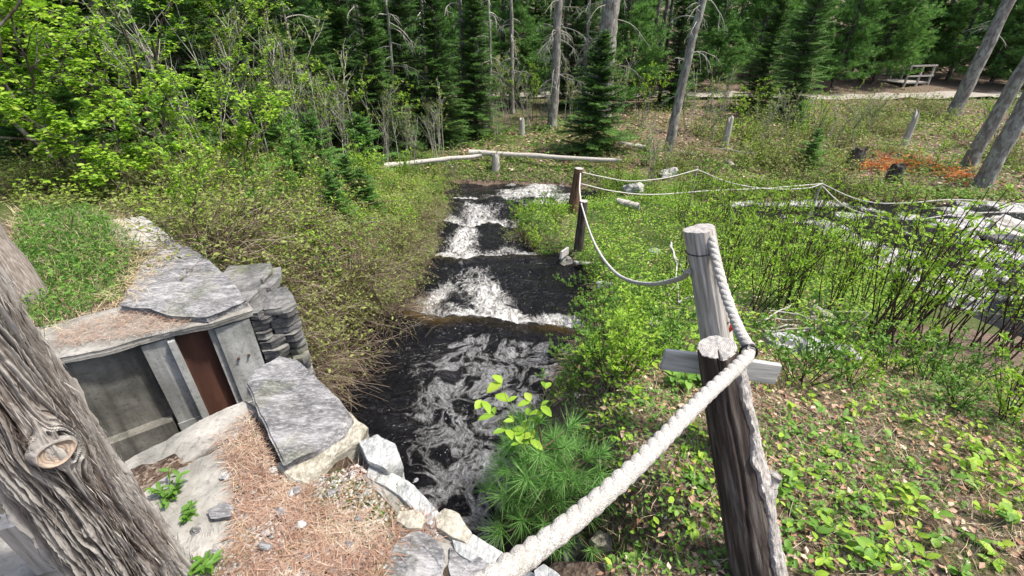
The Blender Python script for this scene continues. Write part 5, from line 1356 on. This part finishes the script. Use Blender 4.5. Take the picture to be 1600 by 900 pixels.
# ------------------------------------------------------------------ broad-leaved plants with separate leaves
def one_leaf(seed, wr=.5, L=1.0, mat='green'):
    R = np.random.default_rng(seed); mb = MB(); leaves(mb, [(0, 0, 0)], [(1, 0, .25)], [(0, 0, 1)], L, wr, R.uniform(.3, .9), 'oval', .2); return mb.mesh('leaf', M[mat], True)
LV = {m_: [one_leaf(s, w, 1, m_) for s, w in ((1, .5), (2, .6), (3, .42), (4, .75))] for m_ in ('green', 'lime')}
def stem_plant(name, p, label, cat, seed, stems=3, h=.16, nl=4, leafL=.05, mat='green', group=None, wr=None, lean=(0, 0)):
    R = np.random.default_rng(seed); t = thing(name, label, cat, p, group=group); mb = MB(); LL = []
    for s in range(stems):
        a = R.uniform(0, 6.28); P = limb((R.normal() * .01, R.normal() * .01, -.02), (math.cos(a) * .5 + lean[0], math.sin(a) * .5 + lean[1], 1), h * R.uniform(.6, 1.1), 4, .1, .2, R)
        tube(mb, P, np.linspace(.0022, .001, 5), 4, .3)
        for q in range(nl):
            tt = 1 - .28 * (q // 2) ; pp, dd = along(P, np.array([tt])); LL.append((pp[0], a + q * math.pi / 2 * (1 if q % 2 else 2.02) + R.uniform(-.5, .5)))
    obj('stem', mb.mesh('stem', M['twig'] if mat == 'x' else M['stalk'], True), t)
    for (pp, a) in LL:
        o = obj('leaf', LV[mat][R.integers(0, 4) if wr is None else wr], t); o.location = pp; s_ = leafL * R.uniform(.65, 1.15); o.scale = (s_, s_, s_)
        o.rotation_euler = (R.uniform(-.35, .35), R.uniform(-.45, .35), a)
M['stalk'] = flat_mat('green_stalk', [(.10, .16, .04), (.16, .22, .06)])
stem_plant('leafy_sapling', D(820, 700, 2.0), 'lime-leaved sapling rising over the pool behind the pine sapling', 'sapling', 2, 4, .34, 8, .065, 'lime', lean=(-.1, 0))
pp_ = [(1075, 592, 'leafy green plant at the foot of the near post, in front of the board', 5, .12, .05), (1100, 600, 'bright green plant tucked beside the near post', 4, .12, .05), (1060, 610, 'low green plant left of the near post', 4, .10, .045)]
for k, (px, py, lb, s_, h_, l_) in enumerate(pp_):
    stem_plant('green_plant', G(px, py), lb, 'plant', 20 + k, s_ + 3, h_ + .04, 6, l_ + .01, 'green')
# bunchberry-like plants scattered over the right foreground
R7 = np.random.default_rng(23); sp_ = []
tries = 0
while len(sp_) < 72 and tries < 4000:
    tries += 1; px = R7.uniform(1215, 1600); py = R7.uniform(600, 898)
    if all((px - a) ** 2 + ((py - b) * 1.1) ** 2 > 30 ** 2 for a, b in sp_): sp_.append((px, py))
for a in [(880, 640), (925, 625), (960, 650), (985, 615), (1010, 640), (1060, 700), (1085, 760), (1050, 790), (1075, 830), (960, 690), (1095, 680), (1030, 660), (1000, 870), (1130, 880), (930, 600)]: sp_.append(a)
sp_.sort(key=lambda a: a[1])
bands = {}
for (px, py) in sp_:
    zone = 'left of the near post' if px < 1140 else 'right of the posts'
    bn = int((py - 590) // 52); bands.setdefault((zone, bn), []).append((px, py))
bnn = ['top band', 'second band down', 'third band down', 'fourth band down', 'near the bottom', 'bottom edge']
for (zone, bn), L_ in bands.items():
    L_.sort()
    for q, (px, py) in enumerate(L_):
        stem_plant('ground_plant', G(px, py), f'broad-leaved plant {zone}, {bnn[min(bn, 5)]}, {ORD[q]} from the left', 'plant', int(px * 7 + py), int(R7.integers(1, 3)), R7.uniform(.05, .10), 4,
                   R7.uniform(.032, .055), 'green' if R7.uniform() < .55 else 'lime', 'small broad-leaved plants on the slope')
for k, (px, py, lb) in enumerate([(268, 775, 'feathery green plant at the foot of the cedar trunk'), (300, 805, 'small leafy plant on the sandy concrete'), (325, 885, 'leafy weed at the bottom edge beside the trunk'), (590, 795, 'tiny green seedling among the orange needles'), (500, 880, 'tiny green seedling near the blue-grey stone')]):
    stem_plant('weed', U(px, py, .01), lb, 'plant', 60 + k, (9, 5, 5, 3, 2)[k], (.10, .06, .07, .02, .02)[k], 6, (.035, .03, .04, .015, .015)[k], 'green', wr=2)

# ------------------------------------------------------------------ twigs, branches
def stick_thing(p, q, r, label, seed, name='branch', mat='twig_grey', bend=.2, forks=2):
    R = np.random.default_rng(seed); p = np.array(p); q = np.array(q); L = np.linalg.norm(q - p); t = thing(name, label, 'branch', p)
    n = 9; f = np.linspace(0, 1, n)[:, None]; P = (q - p) * f + np.r_[np.zeros((1, 3)), np.cumsum(R.normal(0, bend * L * .06, (n - 1, 3)), 0)]
    mb = MB(); tube(mb, P, np.linspace(r, r * .5, n), 8, R.uniform(.4, 1), cap=True)
    for k in range(forks):
        a, d = along(P, np.array([R.uniform(.3, .9)])); Q = limb(a[0], d[0] + R.normal(size=3) * .6, L * R.uniform(.15, .35), 4, 0, .3, R); tube(mb, Q, np.linspace(r * .5, r * .2, 5), 5, R.uniform(.4, 1))
    obj('wood', mb.mesh('wood', M[mat], True), t)
def gp(px, py, dz=.03): p = G(px, py); p[2] += dz; return p
BR = [((1195, 520), (1310, 500)), ((1205, 505), (1330, 515)), ((1190, 530), (1280, 525)), ((1220, 495), (1300, 530)), ((1240, 530), (1340, 520)), ((1200, 498), (1260, 510)), ((1260, 488), (1350, 500)), ((1180, 515), (1230, 490))]
for k, (a, b) in enumerate(BR):
    stick_thing(gp(*a, .04 + .02 * (k % 3)), gp(*b, .05 + .02 * (k % 4)), .011, f'dead branch in the twig pile, {ORD[k]} from the bottom of the pile', 200 + k)
stick_thing(gp(1045, 400, .25), gp(1060, 475, .05), .016, 'pale bent branch standing left of the pale post', 210, mat='twig_grey', bend=.1, forks=1)
stick_thing(gp(1043, 405, .25), gp(1085, 455, .10), .014, 'pale branch crossing the bent one left of the pale post', 211, bend=.1, forks=1)
stick_thing(gp(1058, 478, .04), gp(1092, 465, .10), .014, 'short pale branch lying at the foot of the bent one', 212)
stick_thing(gp(930, 520, .06), gp(975, 490, .12), .010, 'grey branch lying under the low shrubs by the stream', 213)
stick_thing(gp(1110, 245, .2), gp(1180, 262, .3), .02, 'bare branch on the bank right of the leaning trunk', 214)
stick_thing(U(75, 352, .1), U(130, 362, .12), .02, 'pale stick lying at the back of the grass patch', 215, mat='twig')
board('old_plank', G(900, 395) + np.array([-.22, -.25, .12]), 1.2, .25, .5, .12, .03, M['plank'], 'short grey plank stuck in the bank below the dark bank post', 'board')
board('old_plank', G(905, 415) + np.array([.12, -.05, .06]), .2, .1, .42, .16, .03, M['plank'], 'flat pale plank lying in the grass right of the dark bank post', 'board', pitch=1.3)

# rocks: slope edge, stream edge, river
def rockthing(p, r, label, seed, mat, flat=.6, group=None, cat='rock'):
    R = np.random.default_rng(seed); n = 14; m_ = 9; th = np.arange(n) / n * 2 * math.pi; V = []
    for q in range(m_):
        ph = -1.2 + q / (m_ - 1) * 2.75; ph = min(ph, 1.5)
        c_ = math.cos(ph); x = c_ * np.cos(th); y = c_ * np.sin(th); z_ = np.full(n, math.sin(ph))
        k = 1 + .55 * (vnoise(x * 1.6 + 5, y * 1.6 + 5, z_ * 1.6, seed) - .5) * 2 + .2 * (vnoise(x * 4 + 5, y * 4 + 5, z_ * 4, seed + 1) - .5)
        V.append(np.stack([x * k, y * k * .75, z_ * k * flat], 1) * r)
    mb = MB(); mb.add(np.concatenate(V), [grid_faces(n, m_, True), (np.arange(n) + (m_ - 1) * n)[None, :], np.arange(n)[::-1][None, :]])
    o = tag(obj('rock', mb.mesh('rock', mat, False)), label, cat, group); o.location = [float(c) for c in p]; o.rotation_euler = (R.uniform(-.2, .2), R.uniform(-.2, .2), R.uniform(0, 6)); return o
for k, (px, py, r, lb, mt) in enumerate([(1225, 548, .16, 'flat grey rock at the left end of the slope edge, right of the board', 'stone_pale'), (1275, 556, .14, 'flat rock in the middle of the slope edge', 'stone_pale'), (1320, 562, .12, 'small flat rock at the right end of the slope edge', 'river_rock'),
        (1285, 500, .15, 'mossy rock behind the twig pile', 'stone_beige'), (990, 300, .3, 'grey rock beside the lower rope', 'river_rock'), (1045, 275, .3, 'pale rock under the upper rope', 'river_rock'), (1020, 395, .10, 'pale rock left of the pale post', 'stone_pale'), (945, 450, .12, 'small grey rock by the stream under the low shrubs', 'stone_pale'),
        (885, 410, .14, 'dark wet rock at the right stream edge below the bank post', 'slate_dark'), (905, 440, .12, 'dark wet rock at the bend of the right stream edge', 'slate_dark'), (1020, 515, .12, 'grey rock half hidden among low shrubs', 'river_rock'), (640, 500, .14, 'dark rock at the left end of the amber weir', 'slate_dark'), (905, 870, .10, 'dark rock in the hollow under the pine sapling', 'slate_dark'), (945, 850, .07, 'small brown rock in the hollow under the pine sapling', 'stone_beige')]):
    p = G(px, py); rockthing((p[0], p[1], p[2] + r * .15), r, lb, 400 + k, M[mt])
R8 = np.random.default_rng(31)
for k in range(13):
    px = R8.uniform(1290, 1600); py = R8.uniform(345, 470)
    p = U(px, py, -2.6)
    rockthing((p[0], p[1], -2.66), R8.uniform(.2, .5), f'grey river boulder right of the meadow, {(ORD + ["twenty-" + o_ for o_ in ORD[:9]])[k]} in the run of rocks', 500 + k, M['river_rock'], .5, 'boulders in the river')
# white log-like driftwood at the right edge of the river
p = U(1590, 365, -2.5); rockthing(p, .7, 'long white boulder in the river at the right edge', 560, M['wood_white'], .35)

# pebbles on the near litter
pebs = [(455, 770), (520, 768), (515, 770), (573, 770), (340, 797), (330, 865), (395, 770), (440, 800), (465, 765), (600, 745), (480, 870), (405, 720), (428, 735), (650, 750), (560, 810), (350, 745), (380, 740), (305, 830), (630, 815), (545, 850), (415, 855), (470, 820)]
for k, (px, py) in enumerate(pebs):
    p = U(px, py, .012); o = rockthing(p, R8.uniform(.010, .024), f'small grey pebble on the needle litter, {(ORD + ["twenty-" + o_ for o_ in ORD[:9]])[int(np.argsort(np.argsort([a[0] for a in pebs]))[k])]} from the left', 600 + k, M['slate'] if k % 3 else M['stone_pale'], .55, 'pebbles on the needle litter', 'pebble')
slab('slate_chip', [(322, 796), (350, 784), (361, 792), (360, 806), (330, 810)], .035, .03, M['slate'], 'blue slate chip lying on the sandy concrete', 'stone', na=30, nr=6, ns=4, rough=.004, seed=88)

# ------------------------------------------------------------------ ground cover that nobody could count
def scatter(n, poly_px, R, zfix=None, ymin=None):
    P = np.array(poly_px, float); W = np.array([U(a, b, 0)[:2] if zfix is not None else G(a, b)[:2] for a, b in poly_px])
    lo = W.min(0); hi = W.max(0); out = []
    q = R.uniform(lo, hi, (n * 4, 2)); m_ = sdist(W, q[:, 0], q[:, 1]) > 0; q = q[m_][:n]
    if len(q) == 0: print('EMPTY', W)
    return q
def lift(q, dz=0.0): return np.c_[q, ground_h(q[:, 0], q[:, 1]) + dz]
def inpit(q):
    a, b = pit_ab(q[:, 0], q[:, 1]); return (a > -3.4) & (a < .5) & (b > -.0) & (b < 1.05)
def stuff(name, mb, mat, label, cat):
    o = obj(name, mb.mesh(name, mat), kind='stuff'); o['label'] = label; o['category'] = cat
RR = np.random.default_rng(77)
NEAR = [(300, 925), (372, 850), (366, 760), (352, 705), (392, 640), (425, 735), (480, 755), (560, 725), (640, 790), (690, 840), (610, 870), (590, 925)]
# orange pine needles on the near litter
q = scatter(9000, NEAR, RR, 0); den = fbm(q[:, 0] * 6, q[:, 1] * 6, 0, 3, 3); q = q[(den > .52) | (RR.uniform(size=len(q)) < .22)]; n = len(q)
mb = MB(); leaves(mb, np.c_[q, base_h(q[:, 0], q[:, 1]) + RR.uniform(.004, .022, n)], rdir(n, -.12, .16, RR), [0, 0, 1], RR.uniform(.03, .09, n), .028, np.clip(fbm(q[:, 0] * 8, q[:, 1] * 8, 0, 4, 2) + RR.normal(0, .2, n), 0, 1), 'quad')
stuff('fallen_needles', mb, M['needles'], 'orange-brown fallen pine needles over the near ground', 'needles')
q = scatter(3200, NEAR, RR, 0); n = len(q)
def chips(q, s0, s1, zf, R):
    mb = MB(); n = len(q); s = R.uniform(s0, s1, n) ** 1.0; ang = R.uniform(0, 6.28, n)
    V = np.array([(1, 0, 0), (.3, .8, .1), (-.8, .5, 0), (-.7, -.6, .1), (.4, -.8, 0), (.1, 0, .55)], float); c_, s_ = np.cos(ang), np.sin(ang)
    J = V[None] * R.uniform(.7, 1.3, (n, 6, 1)); X_ = J[..., 0] * c_[:, None] - J[..., 1] * s_[:, None]; Y_ = J[..., 0] * s_[:, None] + J[..., 1] * c_[:, None]
    A_ = np.stack([q[:, 0:1] + X_ * s[:, None], q[:, 1:2] + Y_ * s[:, None], zf[:, None] + J[..., 2] * s[:, None]], -1).reshape(-1, 3)
    o_ = np.arange(n)[:, None] * 6; mb.add(A_, [o_ + np.array([[a, (a + 1) % 5, 5]]) for a in range(5)], np.repeat(R.uniform(0, 1, n), 6)); return mb
stuff('gravel', chips(q, .003, .010, base_h(q[:, 0], q[:, 1]) + .004, RR), M['pebble'], 'small grey gravel scattered over the needle litter', 'gravel')
# moss tufts
def cover(name, poly, n, kind, L, wr, mat, label, cat, zfix=None, up=.6, seed=0, thr=None, fr=2.0, dz=0.0, lay=False):
    R = np.random.default_rng(seed); q = scatter(n, poly, R, zfix)
    a = sdist(CH, q[:, 0], q[:, 1]) < -.12; q = q[a]; q = q[sdist(RV, q[:, 0], q[:, 1]) < -.05]; q = q[~inpit(q)]
    if thr is not None:
        d = fbm(q[:, 0] * fr, q[:, 1] * fr, 0, seed + 5, 3); q = q[d > thr + R.normal(0, .05, len(q))]
    n = len(q); p = lift(q, dz); mb = MB()
    if kind == 'blade': d = rdir(n, .2, 1, R) + [0, 0, up]; u = rdir(n, -1, 1, R)
    elif lay: d = rdir(n, -.15, .2, R); u = np.array([0, 0, 1]) + R.normal(size=(n, 3)) * .35; p[:, 2] += R.uniform(.0, .02, n)
    else: d = rdir(n, -.1, .5, R); u = np.array([0, 0, 1]) + R.normal(size=(n, 3)) * .45; p[:, 2] += R.uniform(.01, up * .1, n)
    leaves(mb, p, d, u, R.uniform(L * .5, L * 1.3, n), wr, np.clip(R.normal(.5, .25, n), 0, 1), kind)
    stuff(name, mb, mat, label, cat)
RF = [(860, 640), (905, 560), (1000, 560), (1200, 545), (1620, 600), (1640, 905), (1000, 905), (940, 905), (960, 780), (900, 700)]
cover('dead_leaves', RF, 3000, 'diamond', .034, .55, M['deadleaf'], 'pinkish brown fallen leaves over the right foreground slope', 'leaves', lay=True, seed=1)
cover('dry_grass', RF, 11000, 'blade', .09, .020, M['straw'], 'dry straw stems lying over the right foreground slope', 'grass', seed=2, up=-.25)
cover('ground_herbs', RF, 12000, 'diamond', .022, .6, M['green'], 'tiny green herbs carpeting the right foreground slope', 'herbs', seed=3, up=.5, thr=.51, fr=2.0)
cover('short_grass', RF, 12000, 'blade', .055, .045, M['grass'], 'short grass growing through the leaf litter on the right', 'grass', seed=4, thr=.45, fr=1.6)
cover('lime_herbs', RF, 3500, 'oval', .034, .55, M['lime'], 'lime-green seedlings in the leaf litter on the right', 'herbs', seed=5, thr=.54, up=.6, fr=2.4)
MD = [(815, 350), (905, 300), (1000, 272), (1150, 276), (1310, 318), (1400, 400), (1450, 500), (1330, 560), (1180, 560), (980, 590), (910, 500), (915, 425)]
cover('meadow_grass', MD, 30000, 'blade', .13, .05, M['grass_green'], 'green grass over the meadow between stream and river', 'grass', seed=6)
cover('meadow_herbs', MD, 36000, 'diamond', .05, .5, M['lime'], 'lime-green low growth filling the meadow', 'herbs', seed=7, up=2.4, thr=.40)
cover('meadow_litter', MD, 5000, 'diamond', .06, .5, M['deadleaf'], 'brown litter under the meadow shrubs', 'leaves', seed=8, lay=True)
LG = [(50, 345), (120, 335), (172, 345), (215, 385), (225, 405), (185, 470), (120, 500), (60, 520), (20, 480)]
cover('grass_patch', LG, 2600, 'blade', .13, .04, M['grass_green'], 'tall green grass patch between the cedar trunks and the slabs', 'grass', zfix=1, seed=9)
cover('patch_herbs', LG, 2600, 'diamond', .035, .45, M['green'], 'leafy herbs mixed into the grass patch by the slabs', 'herbs', zfix=1, seed=19, up=1.2)
cover('grass_patch_straw', [(30, 340), (190, 335), (260, 375), (230, 440), (200, 480), (100, 540), (20, 520)], 4500, 'blade', .13, .02, M['straw'], 'dry straw lying round the green grass patch', 'grass', zfix=1, seed=10, up=-.3)
# needles and straw lying on the slabs and on the coping of the sluice wall
def on_slab(name, poly, z, n, L, mat, label, seed, wr=.03):
    R = np.random.default_rng(seed); W = np.array([U(a, b, z)[:2] for a, b in poly]); q = R.uniform(W.min(0), W.max(0), (n * 3, 2)); q = q[sdist(W, q[:, 0], q[:, 1]) > 0][:n]; n = len(q)
    mb = MB(); leaves(mb, np.c_[q, z + R.uniform(.008, .026, n)], rdir(n, -.12, .12, R), [0, 0, 1], R.uniform(L * .5, L * 1.2, n), wr, R.uniform(0, 1, n), 'quad'); stuff(name, mb, M[mat], label, 'litter')
on_slab('slab_straw', [(172, 345), (225, 345), (262, 388), (270, 420), (235, 445), (205, 480), (160, 470), (200, 420)], .09, 1500, .09, 'straw', 'straw and needles on the rear slabs beside the grass', 1)
on_slab('coping_needles', [(90, 520), (150, 500), (200, 488), (290, 500), (300, 508), (200, 530), (90, 545)], .03, 2000, .06, 'needles', 'pink-brown needles on the concrete coping above the sluice wall', 2)
on_slab('apron_needles', [(330, 690), (400, 640), (425, 700), (430, 740), (380, 760)], .02, 700, .06, 'needles', 'needles and moss between the slate block and the apron', 3)
LB = [(0, 300), (0, 250), (250, 255), (500, 258), (700, 262), (700, 300), (650, 400), (560, 480), (480, 540), (400, 470), (280, 370), (180, 335), (60, 345)]
cover('bank_undergrowth', LB, 34000, 'diamond', .045, .5, M['olive'], 'olive undergrowth carpeting the left bank', 'undergrowth', seed=11, up=1.5)
cover('bank_lime', LB, 12000, 'diamond', .05, .5, M['lime'], 'lime sprigs scattered over the left bank', 'undergrowth', seed=12, up=3.0, thr=.52, fr=1.3)
cover('bank_dead_twigs', LB, 6000, 'blade', .20, .02, M['twig'], 'dead brown twigs over the left bank', 'twigs', seed=13, up=-.1)
FB_ = [(560, 255), (700, 240), (800, 205), (1000, 165), (1300, 158), (1620, 160), (1640, 328), (1300, 320), (1180, 300), (1000, 268), (720, 262)]
cover('far_bank_litter', FB_, 14000, 'diamond', .14, .5, M['deadleaf'], 'brown leaf litter on the far bank below the track', 'leaves', seed=14, lay=True)
cover('far_bank_herbs', FB_, 22000, 'diamond', .10, .5, M['lime_pale'], 'pale green low growth over the far bank', 'undergrowth', seed=15, up=3.0, thr=.40, fr=.5)
cover('far_bank_green', FB_, 12000, 'diamond', .12, .45, M['green'], 'darker green low growth over the far bank', 'undergrowth', seed=16, up=3.5, thr=.44, fr=.35)

# growth on the steep stream banks themselves
def bank_cover(name, n, kind, L, wr, mat, label, lo, hi, seed, x0=-2.6, x1=1.6, y0=2.6, y1=12.5, hang=-.3, poly=CH):
    R = np.random.default_rng(seed); q = R.uniform((x0, y0), (x1, y1), (n * 8, 2)); d = sdist(poly, q[:, 0], q[:, 1]); q = q[(d > lo) & (d < .3)]; q = q[ground_h(q[:, 0], q[:, 1]) > (water_level(q[:, 0], q[:, 1])[0] if poly is CH else -2.6) + .03][:n]
    q = q[~inpit(q)]; n = len(q); mb = MB(); p = lift(q, 0); p[:, 2] += R.uniform(0, .05, n)
    leaves(mb, p, rdir(n, -.5, .7, R) + [0, 0, hang], np.array([0, 0, 1]) + R.normal(size=(n, 3)) * .5, R.uniform(L * .5, L * 1.3, n), wr, np.clip(R.normal(.5, .25, n), 0, 1), kind); stuff(name, mb, M[mat], label, 'undergrowth')
bank_cover('bank_leaves', 16000, 'diamond', .045, .5, 'green', 'green growth on the stream banks down to the water', -.75, -.10, 1, hang=0)
bank_cover('bank_twigs', 9000, 'blade', .22, .02, 'twig', 'dark dead twigs hanging down the stream banks', -.65, -.06, 2, hang=-.5)
bank_cover('bank_olive', 9000, 'diamond', .04, .5, 'olive', 'olive leaves over the brow of the stream banks', -.9, -.2, 3, hang=.2)
bank_cover('river_bank_growth', 16000, 'diamond', .07, .5, 'green', 'green growth on the river banks down to the water', -1.3, .2, 4, -4, 14, 9.8, 15, hang=.1, poly=RV)
bank_cover('river_bank_herbs', 9000, 'diamond', .07, .5, 'lime', 'lime growth along the river banks', -1.5, .2, 5, -4, 14, 9.8, 15, hang=.2, poly=RV)
bank_cover('river_bank_straw', 6000, 'blade', .2, .025, 'straw', 'dry straw along the river banks', -1.3, .2, 6, -4, 14, 9.8, 15, hang=0, poly=RV)
ORDY = ORD + ['twenty-' + o_ for o_ in ORD[:9]] + ['thirtieth', 'thirty-first', 'thirty-second', 'thirty-third', 'thirty-fourth']
# leafy spring saplings along the wood edge
SPR = [shrub_mesh(120 + k, 2.6, 5, .25, .075, 900, 10, 'lime_pale', 'twig_grey', .25, .014, curl=.15, kind='diamond') for k in range(2)] + [shrub_mesh(123, 2.2, 6, .35, .07, 1000, 9, 'lime', 'twig_dark', .25, .012, curl=.15, kind='diamond')]
ed = [(430, 258, 1.1), (470, 250, 1.2), (510, 256, 1.0), (545, 248, 1.1), (600, 252, .9), (640, 246, 1.0), (690, 240, .9), (380, 255, 1.1), (575, 235, 1.0), (620, 250, .8), (665, 225, 1.0), (715, 222, .9), (760, 205, 1.0), (795, 195, 1.0), (835, 190, 1.0), (890, 190, .9), (965, 185, 1.0), (1000, 190, 1.0), (1080, 205, .9), (1105, 228, .7), (1150, 215, .8), (1185, 240, .8), (1225, 232, .8), (1265, 225, .8), (1290, 240, .7), (1320, 232, .7), (1180, 195, .8), (1120, 190, .9), (1350, 215, .6), (1560, 230, .8), (1585, 200, .9), (1530, 225, .6)]
for q, (px, py, sc_) in enumerate(ed):
    rk = int(np.argsort(np.argsort([a[0] for a in ed]))[q])
    put_px('spring_sapling', SPR[q % 3], SF, f'pale spring-green sapling along the wood edge, {ORDY[rk]} from the left', 'sapling', px, py, sc=sc_, group='spring saplings at the wood edge')

ob_ = [(1090, 250), (1130, 262), (1175, 250), (1215, 255), (1250, 262), (1290, 255), (1330, 245), (1200, 215), (1245, 212), (1290, 215), (1335, 205), (1150, 222), (1375, 215), (1110, 215), (1440, 262), (1580, 265), (1060, 262), (1400, 310), (1310, 295), (1380, 185), (1420, 200), (1455, 190), (1350, 178), (1500, 215), (1545, 255), (1440, 170)]
for q, (px, py) in enumerate(ob_):
    rk = int(np.argsort(np.argsort([a[0] for a in ob_]))[q])
    put_px('olive_bush', (BUSH[q % 3], LIMEB[q % 2])[q % 3 == 2], TF, f'olive bush on the slope between river and track, {ORDY[rk]} from the left', 'bush', px, py, sc=1.5 + .25 * (q % 4), group='olive bushes below the track')
for q, (px, py, sc_) in enumerate([(575, 330, .32), (548, 318, .36), (470, 300, .35), (520, 300, .3)]):
    put_px('young_fir', FIR[q % 2], TC, 'bright young fir poking through the bank bushes, ' + ('rightmost', 'nearest the water', 'middle', 'leftmost')[q] + ' of four', 'tree', px, py, sc=sc_)
def moss(name, poly, n, label, seed):
    R = np.random.default_rng(seed); q = scatter(n, poly, R, 0); d = fbm(q[:, 0] * 7, q[:, 1] * 7, 0, seed, 3); q = q[d > .54]; n = len(q); mb = MB()
    leaves(mb, np.c_[q, base_h(q[:, 0], q[:, 1]) + .004], rdir(n, .1, 1, R), rdir(n, -1, 1, R), R.uniform(.008, .022, n), .12, R.uniform(0, 1, n), 'needle'); stuff(name, mb, M['olive'], label, 'moss')
moss('moss', NEAR, 16000, 'yellow-green moss tufts among the fallen needles', 5)

pal = [(440, 225, .07, 5.5), (488, 232, .06, 5), (590, 215, .08, 6), (630, 232, .06, 5.5), (675, 215, .07, 6), (728, 210, .09, 6), (765, 200, .06, 5.5), (800, 180, .10, 6.5), (908, 170, .10, 6.5), (240, 240, .07, 5.5)]
for q, (px, py, r, h_) in enumerate(pal):
    rk = int(np.argsort(np.argsort([a[0] for a in pal]))[q])
    put_px('pale_trunk_tree', snag_mesh(140 + q, h_, r, 26, blen=.9, beard=500, low=.5, top=.5), SN, f'slender pale trunk with thin dead branches among the conifers, {ORD[rk]} from the left', 'tree', px, py, group='slender pale trunks')
R9 = np.random.default_rng(3)
for a, z in ((-.10, -.30), (-.16, -.30), (-.10, -.55), (-.16, -.55)):
    mb = MB(); p0 = np.array(abz(a, .112, z)); tube(mb, [p0, p0 + np.array([EB[0], EB[1], 0]) * .014], [.009, .008], 6, cap=True); under(sw, obj('bolt', mb.mesh('bolt', M['nail'])))

CURT = [bush_mesh(160 + k, .35, .85, 330, 160, .035, hang=.75, twigmat='twig') for k in range(2)]
for q, (x, y, sc_) in enumerate([(-2.0, 3.05, .8), (-2.05, 3.35, .9), (-1.98, 3.7, .95), (-1.85, 4.05, .95), (-1.65, 4.35, .9), (-1.5, 4.7, .8), (-1.45, 5.15, .7)]):
    put('dead_twig_curtain', CURT[q % 2], TF, f'curtain of bare brown twigs hanging to the left water edge, {ORD[q]} counting away', 'brush', (x, y, gh(x, y) + .12), R5.uniform(-.5, .1), sc_, 'twig curtains on the left bank')
SPG = [shrub_mesh(170 + k, .95, 6, .45, .055, 420, 4, ('lime', 'green')[k % 2], 'twig', .3, .005, kind='diamond') for k in range(2)]
for q, (x, y, sc_) in enumerate([(-2.9, 3.9, .8), (-2.5, 4.4, .8), (-3.2, 4.8, 1.0), (-2.6, 5.2, .9), (-3.4, 5.8, 1.1), (-2.6, 6.2, .9), (-2.2, 5.6, .7), (-3.2, 6.9, 1.1), (-2.4, 7.3, .9), (-3.6, 7.8, 1.2), (-2.6, 8.4, 1.0), (-3.1, 9.4, 1.1), (-2.4, 10.0, .9), (-3.9, 5.2, 1.1), (-4.3, 6.4, 1.2)]):
    put('leafy_sprig', SPG[q % 2], SF, f'upright leafy sprig standing out of the left bank bushes, {ORD[q]} counting away', 'shrub', (x, y, gh(x, y) + .05), q * 1.7, sc_, 'sprigs on the left bank')
for q, (x, y, sc_) in enumerate([(2.6, 12.2, .8), (3.2, 11.9, .8), (3.8, 12.1, .9), (4.4, 11.8, .8), (5.0, 12.1, .8), (3.0, 12.8, .9), (4.2, 12.9, .9), (2.2, 11.0, .7), (3.4, 11.0, .7), (4.6, 10.9, .8), (6.2, 9.6, .9), (7.2, 8.6, .9), (7.4, 7.2, .9), (6.9, 6.0, .8), (6.8, 9.2, .8), (7.0, 7.9, .8)]):
    put('meadow_shrub', MEAD[q % 4], SF, f'upright shrub closing the meadow along the river, {ORD[q]} counting from the reddish post', 'shrub', (x, y, gh(x, y)), q * 1.9, sc_ * .85, 'shrubs at the far meadow edge')
